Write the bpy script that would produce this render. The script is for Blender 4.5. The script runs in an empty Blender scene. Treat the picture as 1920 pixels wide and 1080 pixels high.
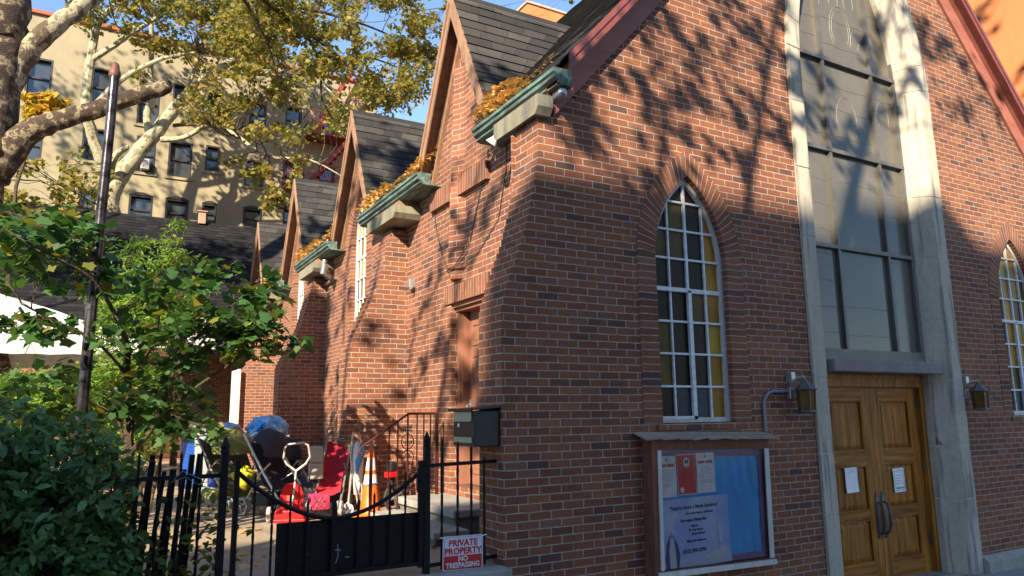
import bpy, bmesh, math, random
import numpy as np
from mathutils import Vector, Matrix
R_=math.radians
sc=bpy.context.scene
col=sc.collection
rnd=random.Random(7)
nrs=np.random.RandomState(11)

# ------------------------------------------------------------ camera numbers (used to lay the place out to scale)
CAM=np.array([-3.251,-5.282,1.6]); FPX=1366.8
YAW,PIT,ROL=R_(29.587),R_(9.82),R_(-0.688)
def cam_axes():
    f=np.array([math.sin(YAW)*math.cos(PIT),math.cos(YAW)*math.cos(PIT),math.sin(PIT)])
    r=np.array([math.cos(YAW),-math.sin(YAW),0.]); u=np.cross(r,f)
    return r*math.cos(ROL)+u*math.sin(ROL), -r*math.sin(ROL)+u*math.cos(ROL), f
AR,AU,AF=cam_axes()
def at(px,py,Y):
    d=(px-960)/FPX*AR-(py-540)/FPX*AU+AF
    t=(Y-CAM[1])/d[1]; return Vector(CAM+t*d)

# ------------------------------------------------------------ scene tree helpers
def tag(o,label=None,cat=None,group=None,kind=None):
    if label: o['label']=label
    if cat: o['category']=cat
    if group: o['group']=group
    if kind: o['kind']=kind
    return o
def empty(name,loc,label,cat,group=None):
    o=bpy.data.objects.new(name,None); col.objects.link(o); o.location=loc
    o.empty_display_size=.1
    return tag(o,label,cat,group)
class MB:
    def __init__(s): s.v=[];s.f=[];s.m=[];s.uv=[]
    def add(s,vs,fs,mi=0,uvs=None):
        b=len(s.v); s.v+= [tuple(v) for v in vs]
        for i,f in enumerate(fs):
            s.f.append([b+k for k in f]); s.m.append(mi)
            s.uv.append(uvs[i] if uvs else None)
        return s
    def box(s,a,b,mi=0,M=None):
        x0,y0,z0=a;x1,y1,z1=b
        vs=[(x0,y0,z0),(x1,y0,z0),(x1,y1,z0),(x0,y1,z0),(x0,y0,z1),(x1,y0,z1),(x1,y1,z1),(x0,y1,z1)]
        if M is not None: vs=[M@Vector(v) for v in vs]
        return s.add(vs,[(0,3,2,1),(4,5,6,7),(0,1,5,4),(1,2,6,5),(2,3,7,6),(3,0,4,7)],mi)
    def bbox(s,a,b,c=.01,mi=0,M=None):
        # chamfered box
        bm=bmesh.new(); bmesh.ops.create_cube(bm,size=1)
        for v in bm.verts: v.co=Vector([(a[i]+b[i])/2+v.co[i]*(b[i]-a[i]) for i in range(3)])
        bmesh.ops.bevel(bm,geom=bm.edges[:],offset=c,segments=2,affect='EDGES',profile=.5)
        return s.frombm(bm,mi,M)
    def frombm(s,bm,mi=0,M=None):
        bm.verts.ensure_lookup_table()
        vs=[(M@v.co if M is not None else v.co.copy()) for v in bm.verts]
        s.add(vs,[[v.index for v in f.verts] for f in bm.faces],mi); bm.free(); return s
    def prism(s,poly,axis,a,b,mi=0):
        # poly: 2D points in the two other axes, extruded along axis from a to b
        n=len(poly)
        def mk(p,t):
            if axis=='y': return (p[0],t,p[1])
            if axis=='x': return (t,p[0],p[1])
            return (p[0],p[1],t)
        vs=[mk(p,a) for p in poly]+[mk(p,b) for p in poly]
        fs=[list(range(n)),list(range(2*n-1,n-1,-1))]+[[i,(i+1)%n,n+(i+1)%n,n+i] for i in range(n)]
        return s.add(vs,fs,mi)
    def tube(s,pts,rad,seg=8,mi=0,cap=True,closed=False):
        P=[Vector(p) for p in pts]; n=len(P)
        rr=rad if isinstance(rad,(list,tuple)) else [rad]*n
        T=[]
        for i in range(n):
            if closed: t=P[(i+1)%n]-P[i-1]
            else: t=P[min(i+1,n-1)]-P[max(i-1,0)]
            T.append(t.normalized() if t.length>1e-9 else Vector((0,0,1)))
        ref=Vector((0,0,1)) if abs(T[0].z)<.9 else Vector((1,0,0))
        u=T[0].cross(ref).normalized(); vs=[]
        for i in range(n):
            u=(u-T[i]*u.dot(T[i])); u=u.normalized() if u.length>1e-6 else T[i].orthogonal().normalized()
            w=T[i].cross(u)
            for k in range(seg):
                a=2*math.pi*k/seg; vs.append(P[i]+(u*math.cos(a)+w*math.sin(a))*rr[i])
        fs=[]
        for i in range(n if closed else n-1):
            j=(i+1)%n
            for k in range(seg):
                k2=(k+1)%seg; fs.append((i*seg+k,i*seg+k2,j*seg+k2,j*seg+k))
        if cap and not closed:
            fs.append(tuple(range(seg-1,-1,-1))); fs.append(tuple((n-1)*seg+k for k in range(seg)))
        return s.add(vs,fs,mi)
    def bar(s,p,q,w,mi=0,h=None): # square bar
        p=Vector(p);q=Vector(q);t=(q-p).normalized()
        ref=Vector((0,0,1)) if abs(t.z)<.95 else Vector((0,1,0))
        u=t.cross(ref).normalized()*w/2; v=t.cross(u).normalized()*(h or w)/2
        vs=[p-u-v,p+u-v,p+u+v,p-u+v,q-u-v,q+u-v,q+u+v,q-u+v]
        return s.add(vs,[(0,3,2,1),(4,5,6,7),(0,1,5,4),(1,2,6,5),(2,3,7,6),(3,0,4,7)],mi)
    def lathe(s,prof,seg=16,c=(0,0,0),mi=0,sc_=(1,1)):
        vs=[];n=len(prof)
        for r,z in prof:
            for k in range(seg):
                a=2*math.pi*k/seg; vs.append((c[0]+r*math.cos(a)*sc_[0],c[1]+r*math.sin(a)*sc_[1],c[2]+z))
        fs=[(i*seg+k,i*seg+(k+1)%seg,(i+1)*seg+(k+1)%seg,(i+1)*seg+k) for i in range(n-1) for k in range(seg)]
        fs.append(tuple(range(seg-1,-1,-1))); fs.append(tuple((n-1)*seg+k for k in range(seg)))
        return s.add(vs,fs,mi)
    def build(s,name,mats,parent=None,loc=None,smooth=False,recalc=True,rot=None):
        me=bpy.data.meshes.new(name)
        off=Vector((0,0,0))
        me.from_pydata([tuple(v) for v in s.v],[],s.f)
        if not isinstance(mats,(list,tuple)): mats=[mats]
        for m in mats: me.materials.append(m)
        me.polygons.foreach_set('material_index',s.m)
        if any(u is not None for u in s.uv):
            l=me.uv_layers.new(name='UVMap'); k=0
            for f,u in zip(s.f,s.uv):
                for i in range(len(f)):
                    if u is not None: l.data[k].uv=u[i]
                    k+=1
        if recalc:
            bm=bmesh.new(); bm.from_mesh(me); bmesh.ops.recalc_face_normals(bm,faces=bm.faces[:]); bm.to_mesh(me); bm.free()
        if smooth:
            me.polygons.foreach_set('use_smooth',[True]*len(me.polygons))
            try: me.set_sharp_from_angle(angle=R_(38))
            except Exception: pass
        me.update()
        o=bpy.data.objects.new(name,me); col.objects.link(o)
        if loc is not None: o.location=loc
        if rot is not None: o.rotation_euler=rot
        if parent is not None:
            o.parent=parent
            if loc is None: # world coordinates were used: undo the parent's place
                o.matrix_parent_inverse=Matrix.Translation(wloc(parent)).inverted()
        return o
def wloc(o):
    v=Vector(o.location)
    p=o.parent
    if p is not None and o.matrix_parent_inverse!=Matrix.Identity(4): return Vector((0,0,0))+ (wloc(p)+ (o.matrix_parent_inverse@v) )
    while p is not None: v=v+p.location; p=p.parent
    return v
def plate(outer,holes,plane,a,b):
    """flat plate with holes; 2D (u,z); plane 'y' -> u is x, spans y a..b ; 'x' -> u is y"""
    cu=bpy.data.curves.new('tmp','CURVE'); cu.dimensions='2D'; cu.fill_mode='BOTH'; cu.extrude=.5
    for poly in [outer]+holes:
        sp=cu.splines.new('POLY'); sp.points.add(len(poly)-1)
        for p,q in zip(sp.points,poly): p.co=(q[0],q[1],0,1)
        sp.use_cyclic_u=True
    o=bpy.data.objects.new('tmp',cu); col.objects.link(o)
    bpy.context.view_layer.update()
    me=bpy.data.meshes.new_from_object(o)
    vs=[]
    for v in me.vertices:
        t=a+(v.co.z+.5)*(b-a)
        vs.append((v.co.x,t,v.co.y) if plane=='y' else (t,v.co.x,v.co.y))
    fs=[list(p.vertices) for p in me.polygons]
    bpy.data.objects.remove(o); bpy.data.curves.remove(cu); bpy.data.meshes.remove(me)
    m=MB(); m.add(vs,fs); return m
BOLD=.03
def text_mb(txt,size,M,mi=0,extrude=.0008,align='CENTER',m=None,xscale=1):
    cu=bpy.data.curves.new('tmp','FONT'); cu.body=txt; cu.size=size; cu.align_x=align; cu.extrude=extrude
    cu.resolution_u=2; cu.offset=size*BOLD
    o=bpy.data.objects.new('tmp',cu); col.objects.link(o); bpy.context.view_layer.update()
    me=bpy.data.meshes.new_from_object(o)
    m=m or MB()
    m.add([M@Vector((v.co.x*xscale,v.co.y,v.co.z)) for v in me.vertices],[list(p.vertices) for p in me.polygons],mi)
    bpy.data.objects.remove(o); bpy.data.curves.remove(cu); bpy.data.meshes.remove(me)
    return m

# ------------------------------------------------------------ materials
def mat(name):
    m=bpy.data.materials.new(name); m.use_nodes=True
    nt=m.node_tree; b=nt.nodes['Principled BSDF']; return m,nt,b
def N(nt,t,**k):
    n=nt.nodes.new(t)
    for a,b in k.items(): setattr(n,a,b)
    return n
def L(nt,a,b): nt.links.new(a,b)
def math_(nt,op,a,b=None,c=None):
    n=N(nt,'ShaderNodeMath',operation=op)
    for i,x in enumerate((a,b,c)):
        if x is None: continue
        if isinstance(x,(int,float)): n.inputs[i].default_value=x
        else: L(nt,x,n.inputs[i])
    return n.outputs[0]
def ramp(nt,fac,stops,interp='LINEAR'):
    n=N(nt,'ShaderNodeValToRGB'); cr=n.color_ramp; cr.interpolation=interp
    while len(cr.elements)<len(stops): cr.elements.new(.5)
    for e,(p,c) in zip(cr.elements,stops): e.position=p; e.color=(*c,1)
    L(nt,fac,n.inputs[0]); return n.outputs[0]
def mix(nt,f,a,b,mode='MIX'):
    n=N(nt,'ShaderNodeMix',data_type='RGBA',blend_type=mode)
    for s,x in ((n.inputs[0],f),(n.inputs[6],a),(n.inputs[7],b)):
        if isinstance(x,(int,float)): s.default_value=x
        elif isinstance(x,tuple): s.default_value=(*x,1)
        else: L(nt,x,s)
    return n.outputs[2]
def noise(nt,scale,vec=None,detail=3,rough=.55,dim='3D'):
    n=N(nt,'ShaderNodeTexNoise'); n.inputs['Scale'].default_value=scale; n.inputs['Detail'].default_value=detail; n.inputs['Roughness'].default_value=rough
    if vec is not None: L(nt,vec,n.inputs['Vector'])
    return n.outputs['Fac']
def pos(nt): return N(nt,'ShaderNodeNewGeometry').outputs['Position']
def bump(nt,b,h,strength=.4,dist=.01):
    n=N(nt,'ShaderNodeBump'); n.inputs['Strength'].default_value=strength; n.inputs['Distance'].default_value=dist
    L(nt,h,n.inputs['Height']); L(nt,n.outputs[0],b.inputs['Normal']); return n
def simple(name,c,rough=.6,metal=0,var=.12,scale=8,bmp=.15,spec=.5):
    m,nt,b=mat(name); p=pos(nt); n=noise(nt,scale,p,5)
    lo=tuple(x*(1-var*1.6) for x in c); hi=tuple(min(1,x*(1+var)) for x in c)
    L(nt,ramp(nt,n,[(.3,lo),(.7,hi)]),b.inputs['Base Color'])
    b.inputs['Roughness'].default_value=rough; b.inputs['Metallic'].default_value=metal
    b.inputs['Specular IOR Level'].default_value=spec
    if bmp: bump(nt,b,noise(nt,scale*9,p,3),bmp,.004)
    return m
def brick_material(name,uvmode=False,ox=.0,palette=0):
    m,nt,b=mat(name)
    if uvmode:
        uv=N(nt,'ShaderNodeUVMap'); sep=N(nt,'ShaderNodeSeparateXYZ'); L(nt,uv.outputs[0],sep.inputs[0])
        U=sep.outputs[0]; V=sep.outputs[1]; P=pos(nt)
        BW,BH=.26,.0677
    else:
        g=N(nt,'ShaderNodeNewGeometry'); P=g.outputs['Position']
        s1=N(nt,'ShaderNodeSeparateXYZ'); L(nt,P,s1.inputs[0])
        s2=N(nt,'ShaderNodeSeparateXYZ'); L(nt,g.outputs['Normal'],s2.inputs[0])
        fx=math_(nt,'GREATER_THAN',math_(nt,'ABSOLUTE',s2.outputs[0]),.72)
        y_=math_(nt,'ADD',s1.outputs[1],ox)
        d=math_(nt,'SUBTRACT',y_,s1.outputs[0]); U=math_(nt,'ADD',s1.outputs[0],math_(nt,'MULTIPLY',fx,d))
        V=s1.outputs[2]; BW,BH=.2135,.0677
    wob=N(nt,'ShaderNodeTexNoise'); wob.inputs['Scale'].default_value=9; L(nt,P,wob.inputs['Vector'])
    w=math_(nt,'MULTIPLY',math_(nt,'SUBTRACT',wob.outputs['Fac'],.5),.010)
    V2=math_(nt,'DIVIDE',math_(nt,'ADD',V,math_(nt,'MULTIPLY',w,.8)),BH)
    row=math_(nt,'FLOOR',V2)
    par=math_(nt,'MODULO',math_(nt,'ADD',row,1000),2.)
    wr=N(nt,'ShaderNodeTexWhiteNoise',noise_dimensions='1D'); L(nt,row,wr.inputs['W'])
    jit=math_(nt,'MULTIPLY',wr.outputs[0],.12)
    if uvmode: U2=math_(nt,'DIVIDE',U,BW)
    else: U2=math_(nt,'ADD',math_(nt,'ADD',math_(nt,'DIVIDE',math_(nt,'ADD',U,w),BW),math_(nt,'MULTIPLY',par,.5)),jit)
    colm=math_(nt,'FLOOR',U2)
    fu=math_(nt,'SUBTRACT',U2,colm); fv=math_(nt,'SUBTRACT',V2,row)
    du=math_(nt,'MULTIPLY',math_(nt,'SUBTRACT',.5,math_(nt,'ABSOLUTE',math_(nt,'SUBTRACT',fu,.5))),BW)
    dv=math_(nt,'MULTIPLY',math_(nt,'SUBTRACT',.5,math_(nt,'ABSOLUTE',math_(nt,'SUBTRACT',fv,.5))),BH)
    dm=math_(nt,'MINIMUM',du,dv)
    fine=noise(nt,130,P,3); dm2=math_(nt,'ADD',dm,math_(nt,'MULTIPLY',math_(nt,'SUBTRACT',fine,.5),.0035))
    mr=N(nt,'ShaderNodeMapRange'); mr.inputs['From Min'].default_value=.0036; mr.inputs['From Max'].default_value=.0060; mr.interpolation_type='SMOOTHSTEP'
    L(nt,dm2,mr.inputs['Value']); bm_=mr.outputs[0]  # 1 on brick
    wn=N(nt,'ShaderNodeTexWhiteNoise',noise_dimensions='2D'); cx=N(nt,'ShaderNodeCombineXYZ'); L(nt,colm,cx.inputs[0]); L(nt,row,cx.inputs[1]); L(nt,cx.outputs[0],wn.inputs['Vector'])
    cc=ramp(nt,wn.outputs[0],[(0,(.13,.072,.064)),(.03,(.17,.076,.056)),(.10,(.23,.090,.055)),(.30,(.28,.104,.056)),(.6,(.33,.122,.062)),(.82,(.38,.146,.073)),(.9,(.27,.10,.064)),(1,(.31,.145,.095))])
    # kiln flashing: dark burnt cores inside some bricks
    big=noise(nt,1.0,P,5,.65); bg=N(nt,'ShaderNodeMapRange'); bg.inputs['From Min'].default_value=.40; bg.inputs['From Max'].default_value=.72; L(nt,big,bg.inputs['Value']); cc=mix(nt,math_(nt,'MULTIPLY',bg.outputs[0],.55),cc,(.13,.058,.042))
    spot=noise(nt,38,P,5,.7); w2=N(nt,'ShaderNodeTexWhiteNoise',noise_dimensions='3D'); L(nt,cx.outputs[0],w2.inputs['Vector'])
    sp=N(nt,'ShaderNodeMapRange'); sp.inputs['From Min'].default_value=.56; sp.inputs['From Max'].default_value=.66; L(nt,spot,sp.inputs['Value'])
    sel=math_(nt,'GREATER_THAN',w2.outputs[0],.62)
    cc=mix(nt,math_(nt,'MULTIPLY',math_(nt,'MULTIPLY',sp.outputs[0],sel),.75),cc,(.035,.03,.042))
    cc=mix(nt,.35,cc,ramp(nt,noise(nt,60,P,4),[(.3,(.35,.35,.35)),(.7,(1.3,1.25,1.2))]),'MULTIPLY')
    mort=ramp(nt,noise(nt,12,P,5),[(.3,(.26,.225,.18)),(.7,(.46,.405,.325))])
    eff=noise(nt,.9,P,5,.6); e2=N(nt,'ShaderNodeMapRange'); e2.inputs['From Min'].default_value=.58; e2.inputs['From Max'].default_value=.72; L(nt,eff,e2.inputs['Value'])
    cc=mix(nt,math_(nt,'MULTIPLY',e2.outputs[0],.22),cc,(.36,.30,.26)); cc=mix(nt,1.,cc,(.86,.86,.85),'MULTIPLY')
    L(nt,mix(nt,bm_,mort,cc),b.inputs['Base Color'])
    b.inputs['Roughness'].default_value=.86; b.inputs['Specular IOR Level'].default_value=.25
    h=math_(nt,'ADD',bm_,math_(nt,'MULTIPLY',noise(nt,90,P,4),.5))
    bump(nt,b,h,.75,.006)
    return m
BR=brick_material('brick'); BRV=brick_material('brick_voussoir',True)
def stone_material(name,c1,c2,streak=True,spec=.3):
    m,nt,b=mat(name); P=pos(nt)
    mp=N(nt,'ShaderNodeMapping'); mp.inputs['Scale'].default_value=(3,3,.5); L(nt,P,mp.inputs['Vector'])
    n1=noise(nt,1.2,mp.outputs[0],6,.6); n2=noise(nt,14,P,6,.65)
    c=ramp(nt,n1,[(.28,c1),(.72,c2)])
    c=mix(nt,.5,c,ramp(nt,n2,[(.25,(.65,.65,.65)),(.75,(1.2,1.2,1.2))]),'MULTIPLY')
    if streak:
        mp2=N(nt,'ShaderNodeMapping'); mp2.inputs['Scale'].default_value=(9,9,.7); L(nt,P,mp2.inputs['Vector'])
        s=noise(nt,1.1,mp2.outputs[0],4,.6); r=N(nt,'ShaderNodeMapRange'); r.inputs['From Min'].default_value=.53; r.inputs['From Max'].default_value=.64; L(nt,s,r.inputs['Value'])
        c=mix(nt,math_(nt,'MULTIPLY',r.outputs[0],.72),c,(.12,.12,.125))
        w3=noise(nt,2.3,mp2.outputs[0],5,.7); r3=N(nt,'ShaderNodeMapRange'); r3.inputs['From Min'].default_value=.64; r3.inputs['From Max'].default_value=.70; L(nt,w3,r3.inputs['Value'])
        c=mix(nt,math_(nt,'MULTIPLY',r3.outputs[0],.5),c,(.62,.61,.58))
    L(nt,c,b.inputs['Base Color']); b.inputs['Roughness'].default_value=.85; b.inputs['Specular IOR Level'].default_value=spec
    bump(nt,b,n2,.35,.006); return m
ST=stone_material('limestone',(.38,.345,.275),(.53,.48,.385))
ST2=stone_material('sill_stone',(.20,.17,.165),(.30,.27,.255),False)
MORT=simple('joint_mortar',(.62,.60,.55),.9)
MOSS=stone_material('mossy_stone',(.13,.13,.08),(.30,.28,.21),True)
CONC=stone_material('concrete',(.26,.25,.22),(.40,.38,.34),False)
def shingle_material(name,base,tint):
    m,nt,b=mat(name); uv=N(nt,'ShaderNodeUVMap'); sep=N(nt,'ShaderNodeSeparateXYZ'); L(nt,uv.outputs[0],sep.inputs[0])
    row=math_(nt,'FLOOR',sep.outputs[1]); wr=N(nt,'ShaderNodeTexWhiteNoise',noise_dimensions='1D'); L(nt,row,wr.inputs['W'])
    u=math_(nt,'ADD',math_(nt,'DIVIDE',sep.outputs[0],.31),math_(nt,'MULTIPLY',wr.outputs[0],3.))
    cu=math_(nt,'FLOOR',u); fu=math_(nt,'SUBTRACT',u,cu)
    wn=N(nt,'ShaderNodeTexWhiteNoise',noise_dimensions='2D'); cx=N(nt,'ShaderNodeCombineXYZ'); L(nt,cu,cx.inputs[0]); L(nt,row,cx.inputs[1]); L(nt,cx.outputs[0],wn.inputs['Vector'])
    gap=math_(nt,'LESS_THAN',fu,.028)
    P=pos(nt)
    c=ramp(nt,wn.outputs[0],[(0,tuple(x*.7 for x in base)),(.5,base),(1,tint)])
    gr=noise(nt,260,P,2); c=mix(nt,.5,c,ramp(nt,gr,[(.3,(.5,.5,.5)),(.7,(1.45,1.4,1.35))]),'MULTIPLY')
    st=noise(nt,1.6,P,5,.6); c=mix(nt,.6,c,ramp(nt,st,[(.3,(.6,.6,.62)),(.7,(1.25,1.22,1.15))]),'MULTIPLY')
    c=mix(nt,math_(nt,'MULTIPLY',gap,.8),c,(.015,.015,.015))
    L(nt,c,b.inputs['Base Color']); b.inputs['Roughness'].default_value=.92; b.inputs['Specular IOR Level'].default_value=.2
    bump(nt,b,gr,.5,.004); return m
SH=shingle_material('asphalt_shingle',(.048,.048,.048),(.072,.071,.068))
SHB=shingle_material('black_shingle',(.014,.015,.017),(.026,.026,.028))
def wood_material(name,c1,c2,scale=1.,rough=.5,axis='z',coat=0,peel=None):
    m,nt,b=mat(name); P=pos(nt); mp=N(nt,'ShaderNodeMapping')
    mp.inputs['Scale'].default_value={'z':(22,22,1.3),'x':(1.3,22,22),'y':(22,1.3,22)}[axis]; L(nt,P,mp.inputs['Vector'])
    n=noise(nt,1.1*scale,mp.outputs[0],7,.62); n2=noise(nt,2.2,P,3)
    c=ramp(nt,n,[(.3,c1),(.5,tuple((a+b_)/2 for a,b_ in zip(c1,c2))),(.68,c2)])
    c=mix(nt,.5,c,ramp(nt,n2,[(.3,(.7,.7,.7)),(.7,(1.15,1.15,1.15))]),'MULTIPLY')
    if peel:
        r=N(nt,'ShaderNodeMapRange'); r.inputs['From Min'].default_value=.62; r.inputs['From Max'].default_value=.68; L(nt,noise(nt,7,mp.outputs[0],5,.7),r.inputs['Value'])
        c=mix(nt,r.outputs[0],c,peel)
    L(nt,c,b.inputs['Base Color']); b.inputs['Roughness'].default_value=rough; b.inputs['Specular IOR Level'].default_value=.2
    if coat: b.inputs['Coat Weight'].default_value=coat; b.inputs['Coat Roughness'].default_value=.25
    bump(nt,b,n,.2,.003); return m
OAK=wood_material('oak',(.12,.040,.006),(.54,.215,.028),1,.5,'z',.0)
OAKH=wood_material('oak_rail',(.12,.038,.006),(.50,.195,.026),1,.5,'x',.0)
BRN=wood_material('painted_brown_wood',(.22,.125,.08),(.38,.235,.15),1,.6,'z')
PINK=wood_material('painted_rust_wood',(.30,.115,.085),(.40,.165,.125),.4,.45,'x')
DRD=wood_material('painted_door_brown',(.24,.105,.065),(.34,.16,.10),.5,.5,'z')
RAKE=simple('rake_trim_paint',(.20,.055,.045),.45)
BRNW=wood_material('weathered_cabinet_wood',(.13,.05,.03),(.24,.10,.06),1,.7,'z',0,(.36,.30,.24))
GRYW=wood_material('weathered_board',(.22,.17,.12),(.42,.35,.27),1,.85,'x')
WHT=simple('white_window_paint',(.66,.68,.70),.5,0,.15,20)
WHTP=wood_material('peeling_white_paint',(.50,.49,.46),(.66,.65,.62),.6,.6,'z',0,(.30,.22,.16))
LEADC=simple('dark_lead',(.10,.10,.10),.5,.4)
BRZ=simple('bronze_frame',(.13,.125,.115),.5,.2)
def patina():
    m,nt,b=mat('copper_patina'); P=pos(nt); mp=N(nt,'ShaderNodeMapping'); mp.inputs['Scale'].default_value=(6,1.2,6); L(nt,P,mp.inputs['Vector'])
    n=noise(nt,3,mp.outputs[0],6,.65)
    L(nt,ramp(nt,n,[(.3,(.035,.04,.035)),(.5,(.10,.15,.13)),(.62,(.16,.27,.23)),(.75,(.24,.38,.32))]),b.inputs['Base Color']); b.inputs['Roughness'].default_value=.65; b.inputs['Metallic'].default_value=.25
    bump(nt,b,n,.2,.004); return m
COP=patina()
IRON=simple('black_iron',(.007,.007,.008),.6,.0,.2,30,.3,.25)
IRONR=simple('rust_red_iron',(.055,.014,.011),.5,.0,.3,30,.3,.3)
STEEL=simple('galvanised_steel',(.42,.43,.44),.4,.7,.15,15)
ALU=simple('silver_tube',(.55,.54,.50),.35,.6,.1,15)
def glass_mat(name,c,rough=.35,spec=.12,n_=3):
    m,nt,b=mat(name); P=pos(nt); n=noise(nt,n_,P,5)
    L(nt,ramp(nt,n,[(.3,tuple(x*.6 for x in c)),(.7,tuple(x*1.3 for x in c))]),b.inputs['Base Color'])
    b.inputs['Roughness'].default_value=rough; b.inputs['Specular IOR Level'].default_value=spec
    bump(nt,b,noise(nt,25,P,3),.12,.003); return m
GD=glass_mat('cathedral_glass_dark',(.022,.014,.006)); GO=glass_mat('cathedral_glass_olive',(.10,.065,.012)); GY=glass_mat('cathedral_glass_amber',(.40,.26,.025),.3)
GR=glass_mat('cathedral_glass_wine',(.035,.010,.008)); GB=glass_mat('clear_replacement_glass',(.05,.06,.075)); GYO=glass_mat('cathedral_glass_honey',(.36,.18,.02),.3)
def plexi():
    m,nt,b=mat('storm_glazing'); P=pos(nt)
    n=noise(nt,1.1,P,6,.6); 
    c=ramp(nt,n,[(.3,(.075,.070,.056)),(.7,(.145,.132,.100))])
    mp=N(nt,'ShaderNodeMapping'); mp.inputs['Scale'].default_value=(10,10,1); L(nt,P,mp.inputs['Vector'])
    s=noise(nt,1.5,mp.outputs[0],5,.7); c=mix(nt,math_(nt,'MULTIPLY',s,.3),c,(.20,.185,.145))
    L(nt,c,b.inputs['Base Color']); b.inputs['Roughness'].default_value=.13; b.inputs['Specular IOR Level'].default_value=.35
    bump(nt,b,noise(nt,1.2,P,1),.02,.02); return m
PLX=plexi()
LINE=simple('etched_lead_line',(.24,.23,.20),.5,.0,.2)
TAN=None
def stucco(name,c,sc=1.0,streak=.25):
    m,nt,b=mat(name); P=pos(nt); n=noise(nt,.5*sc,P,6,.6); n2=noise(nt,22,P,4)
    mp=N(nt,'ShaderNodeMapping'); mp.inputs['Scale'].default_value=(1.6,1.6,.25); L(nt,P,mp.inputs['Vector'])
    s=noise(nt,1.3,mp.outputs[0],5,.65)
    cc=ramp(nt,n,[(.3,tuple(x*.82 for x in c)),(.7,tuple(min(1,x*1.08) for x in c))])
    cc=mix(nt,streak,cc,ramp(nt,s,[(.35,(.6,.58,.55)),(.65,(1.1,1.1,1.1))]),'MULTIPLY')
    L(nt,cc,b.inputs['Base Color']); b.inputs['Roughness'].default_value=.9; b.inputs['Specular IOR Level'].default_value=.2
    bump(nt,b,n2,.3,.01); return m
TAN=stucco('tan_stucco',(.345,.298,.192)); ORG=stucco('orange_stucco',(.62,.22,.085)); GRYB=stucco('buff_brick_far',(.30,.22,.17))
def leafmat(name,pal,trans=.35,rough=.45):
    m,nt,b=mat(name); g=N(nt,'ShaderNodeNewGeometry')
    st=[(i/(len(pal)-1),c) for i,c in enumerate(pal)]
    c=ramp(nt,g.outputs['Random Per Island'],st)
    c=mix(nt,.35,c,ramp(nt,noise(nt,3.5,g.outputs['Position'],3),[(.3,(.6,.65,.6)),(.7,(1.3,1.25,1.1))]),'MULTIPLY')
    L(nt,c,b.inputs['Base Color']); b.inputs['Roughness'].default_value=rough; b.inputs['Specular IOR Level'].default_value=.35
    t=N(nt,'ShaderNodeBsdfTranslucent'); L(nt,mix(nt,1.,c,(1.5,1.5,.8),'MULTIPLY'),t.inputs[0])
    ms=N(nt,'ShaderNodeMixShader'); ms.inputs[0].default_value=trans
    L(nt,b.outputs[0],ms.inputs[1]); L(nt,t.outputs[0],ms.inputs[2]); L(nt,ms.outputs[0],nt.nodes['Material Output'].inputs[0])
    return m
LF_PLANE=leafmat('plane_leaf',[(.20,.20,.045),(.27,.24,.05),(.13,.16,.04),(.30,.22,.055),(.11,.14,.04),(.28,.26,.07),(.36,.22,.05),(.18,.19,.05)],.42)
LF_DARK=leafmat('hedge_leaf',[(.09,.18,.07),(.12,.22,.08),(.15,.27,.10),(.07,.15,.06),(.13,.22,.085)],.28,.36)
LF_YOUNG=leafmat('mulberry_leaf',[(.045,.12,.035),(.065,.15,.04),(.035,.10,.035),(.08,.17,.04),(.055,.13,.045),(.04,.11,.03),(.07,.145,.04),(.06,.14,.04),(.05,.12,.04),(.30,.24,.03)],.35)
LF_BUSH=leafmat('shrub_leaf',[(.15,.28,.045),(.20,.33,.06),(.12,.23,.04),(.28,.38,.08),(.17,.29,.06)],.5)
LF_GOLD=leafmat('golden_leaf',[(.55,.32,.04),(.50,.38,.06),(.35,.30,.05),(.60,.30,.05)],.4)
LF_DRY=leafmat('dry_leaf',[(.52,.28,.07),(.66,.40,.12),(.40,.19,.05),(.75,.54,.24),(.28,.13,.05),(.60,.36,.10)],.2,.6)
def bark(name,cols,scale=3.):
    m,nt,b=mat(name); P=pos(nt); n=noise(nt,scale,P,4,.6)
    L(nt,ramp(nt,n,cols),b.inputs['Base Color']); b.inputs['Roughness'].default_value=.85
    bump(nt,b,noise(nt,scale*4,P,6,.7),.9,.05); return m
BK_PALE=bark('plane_bark_pale',[(.34,(.15,.12,.07)),(.40,(.20,.17,.10)),(.415,(.38,.35,.22)),(.57,(.46,.42,.28)),(.585,(.29,.27,.16)),(.70,(.22,.20,.12))],4)
BK_DARK=bark('plane_bark_dark',[(.38,(.075,.045,.028)),(.50,(.12,.075,.045)),(.545,(.14,.09,.05)),(.56,(.33,.27,.15)),(.62,(.38,.32,.19)),(.635,(.17,.13,.07)),(.72,(.13,.09,.05))],3.6)
BK_MID=bark('plane_bark_mixed',[(.40,(.10,.07,.04)),(.47,(.14,.10,.06)),(.485,(.33,.30,.19)),(.60,(.40,.36,.24)),(.615,(.22,.19,.11)),(.70,(.14,.11,.07))],4.5)
BK_TRUNK=bark('plane_bark_brown',[(.40,(.04,.026,.017)),(.50,(.075,.048,.03)),(.55,(.095,.065,.038)),(.562,(.26,.21,.12)),(.63,(.30,.25,.15)),(.642,(.11,.085,.05)),(.75,(.08,.055,.033))],5.5)
BK_TWIG=bark('twig_bark',[(.3,(.05,.035,.02)),(.7,(.12,.085,.05))],6)
def plain(name,c,rough=.6,metal=0,coat=0):
    m=simple(name,c,rough,metal,.08,12,.08)
    if coat: m.node_tree.nodes['Principled BSDF'].inputs['Coat Weight'].default_value=coat
    return m
RED=plain('red_plastic',(.62,.012,.015),.3); REDF=plain('red_fabric',(.50,.01,.03),.8); DKF=plain('charcoal_fabric',(.035,.035,.045),.85)
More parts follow.
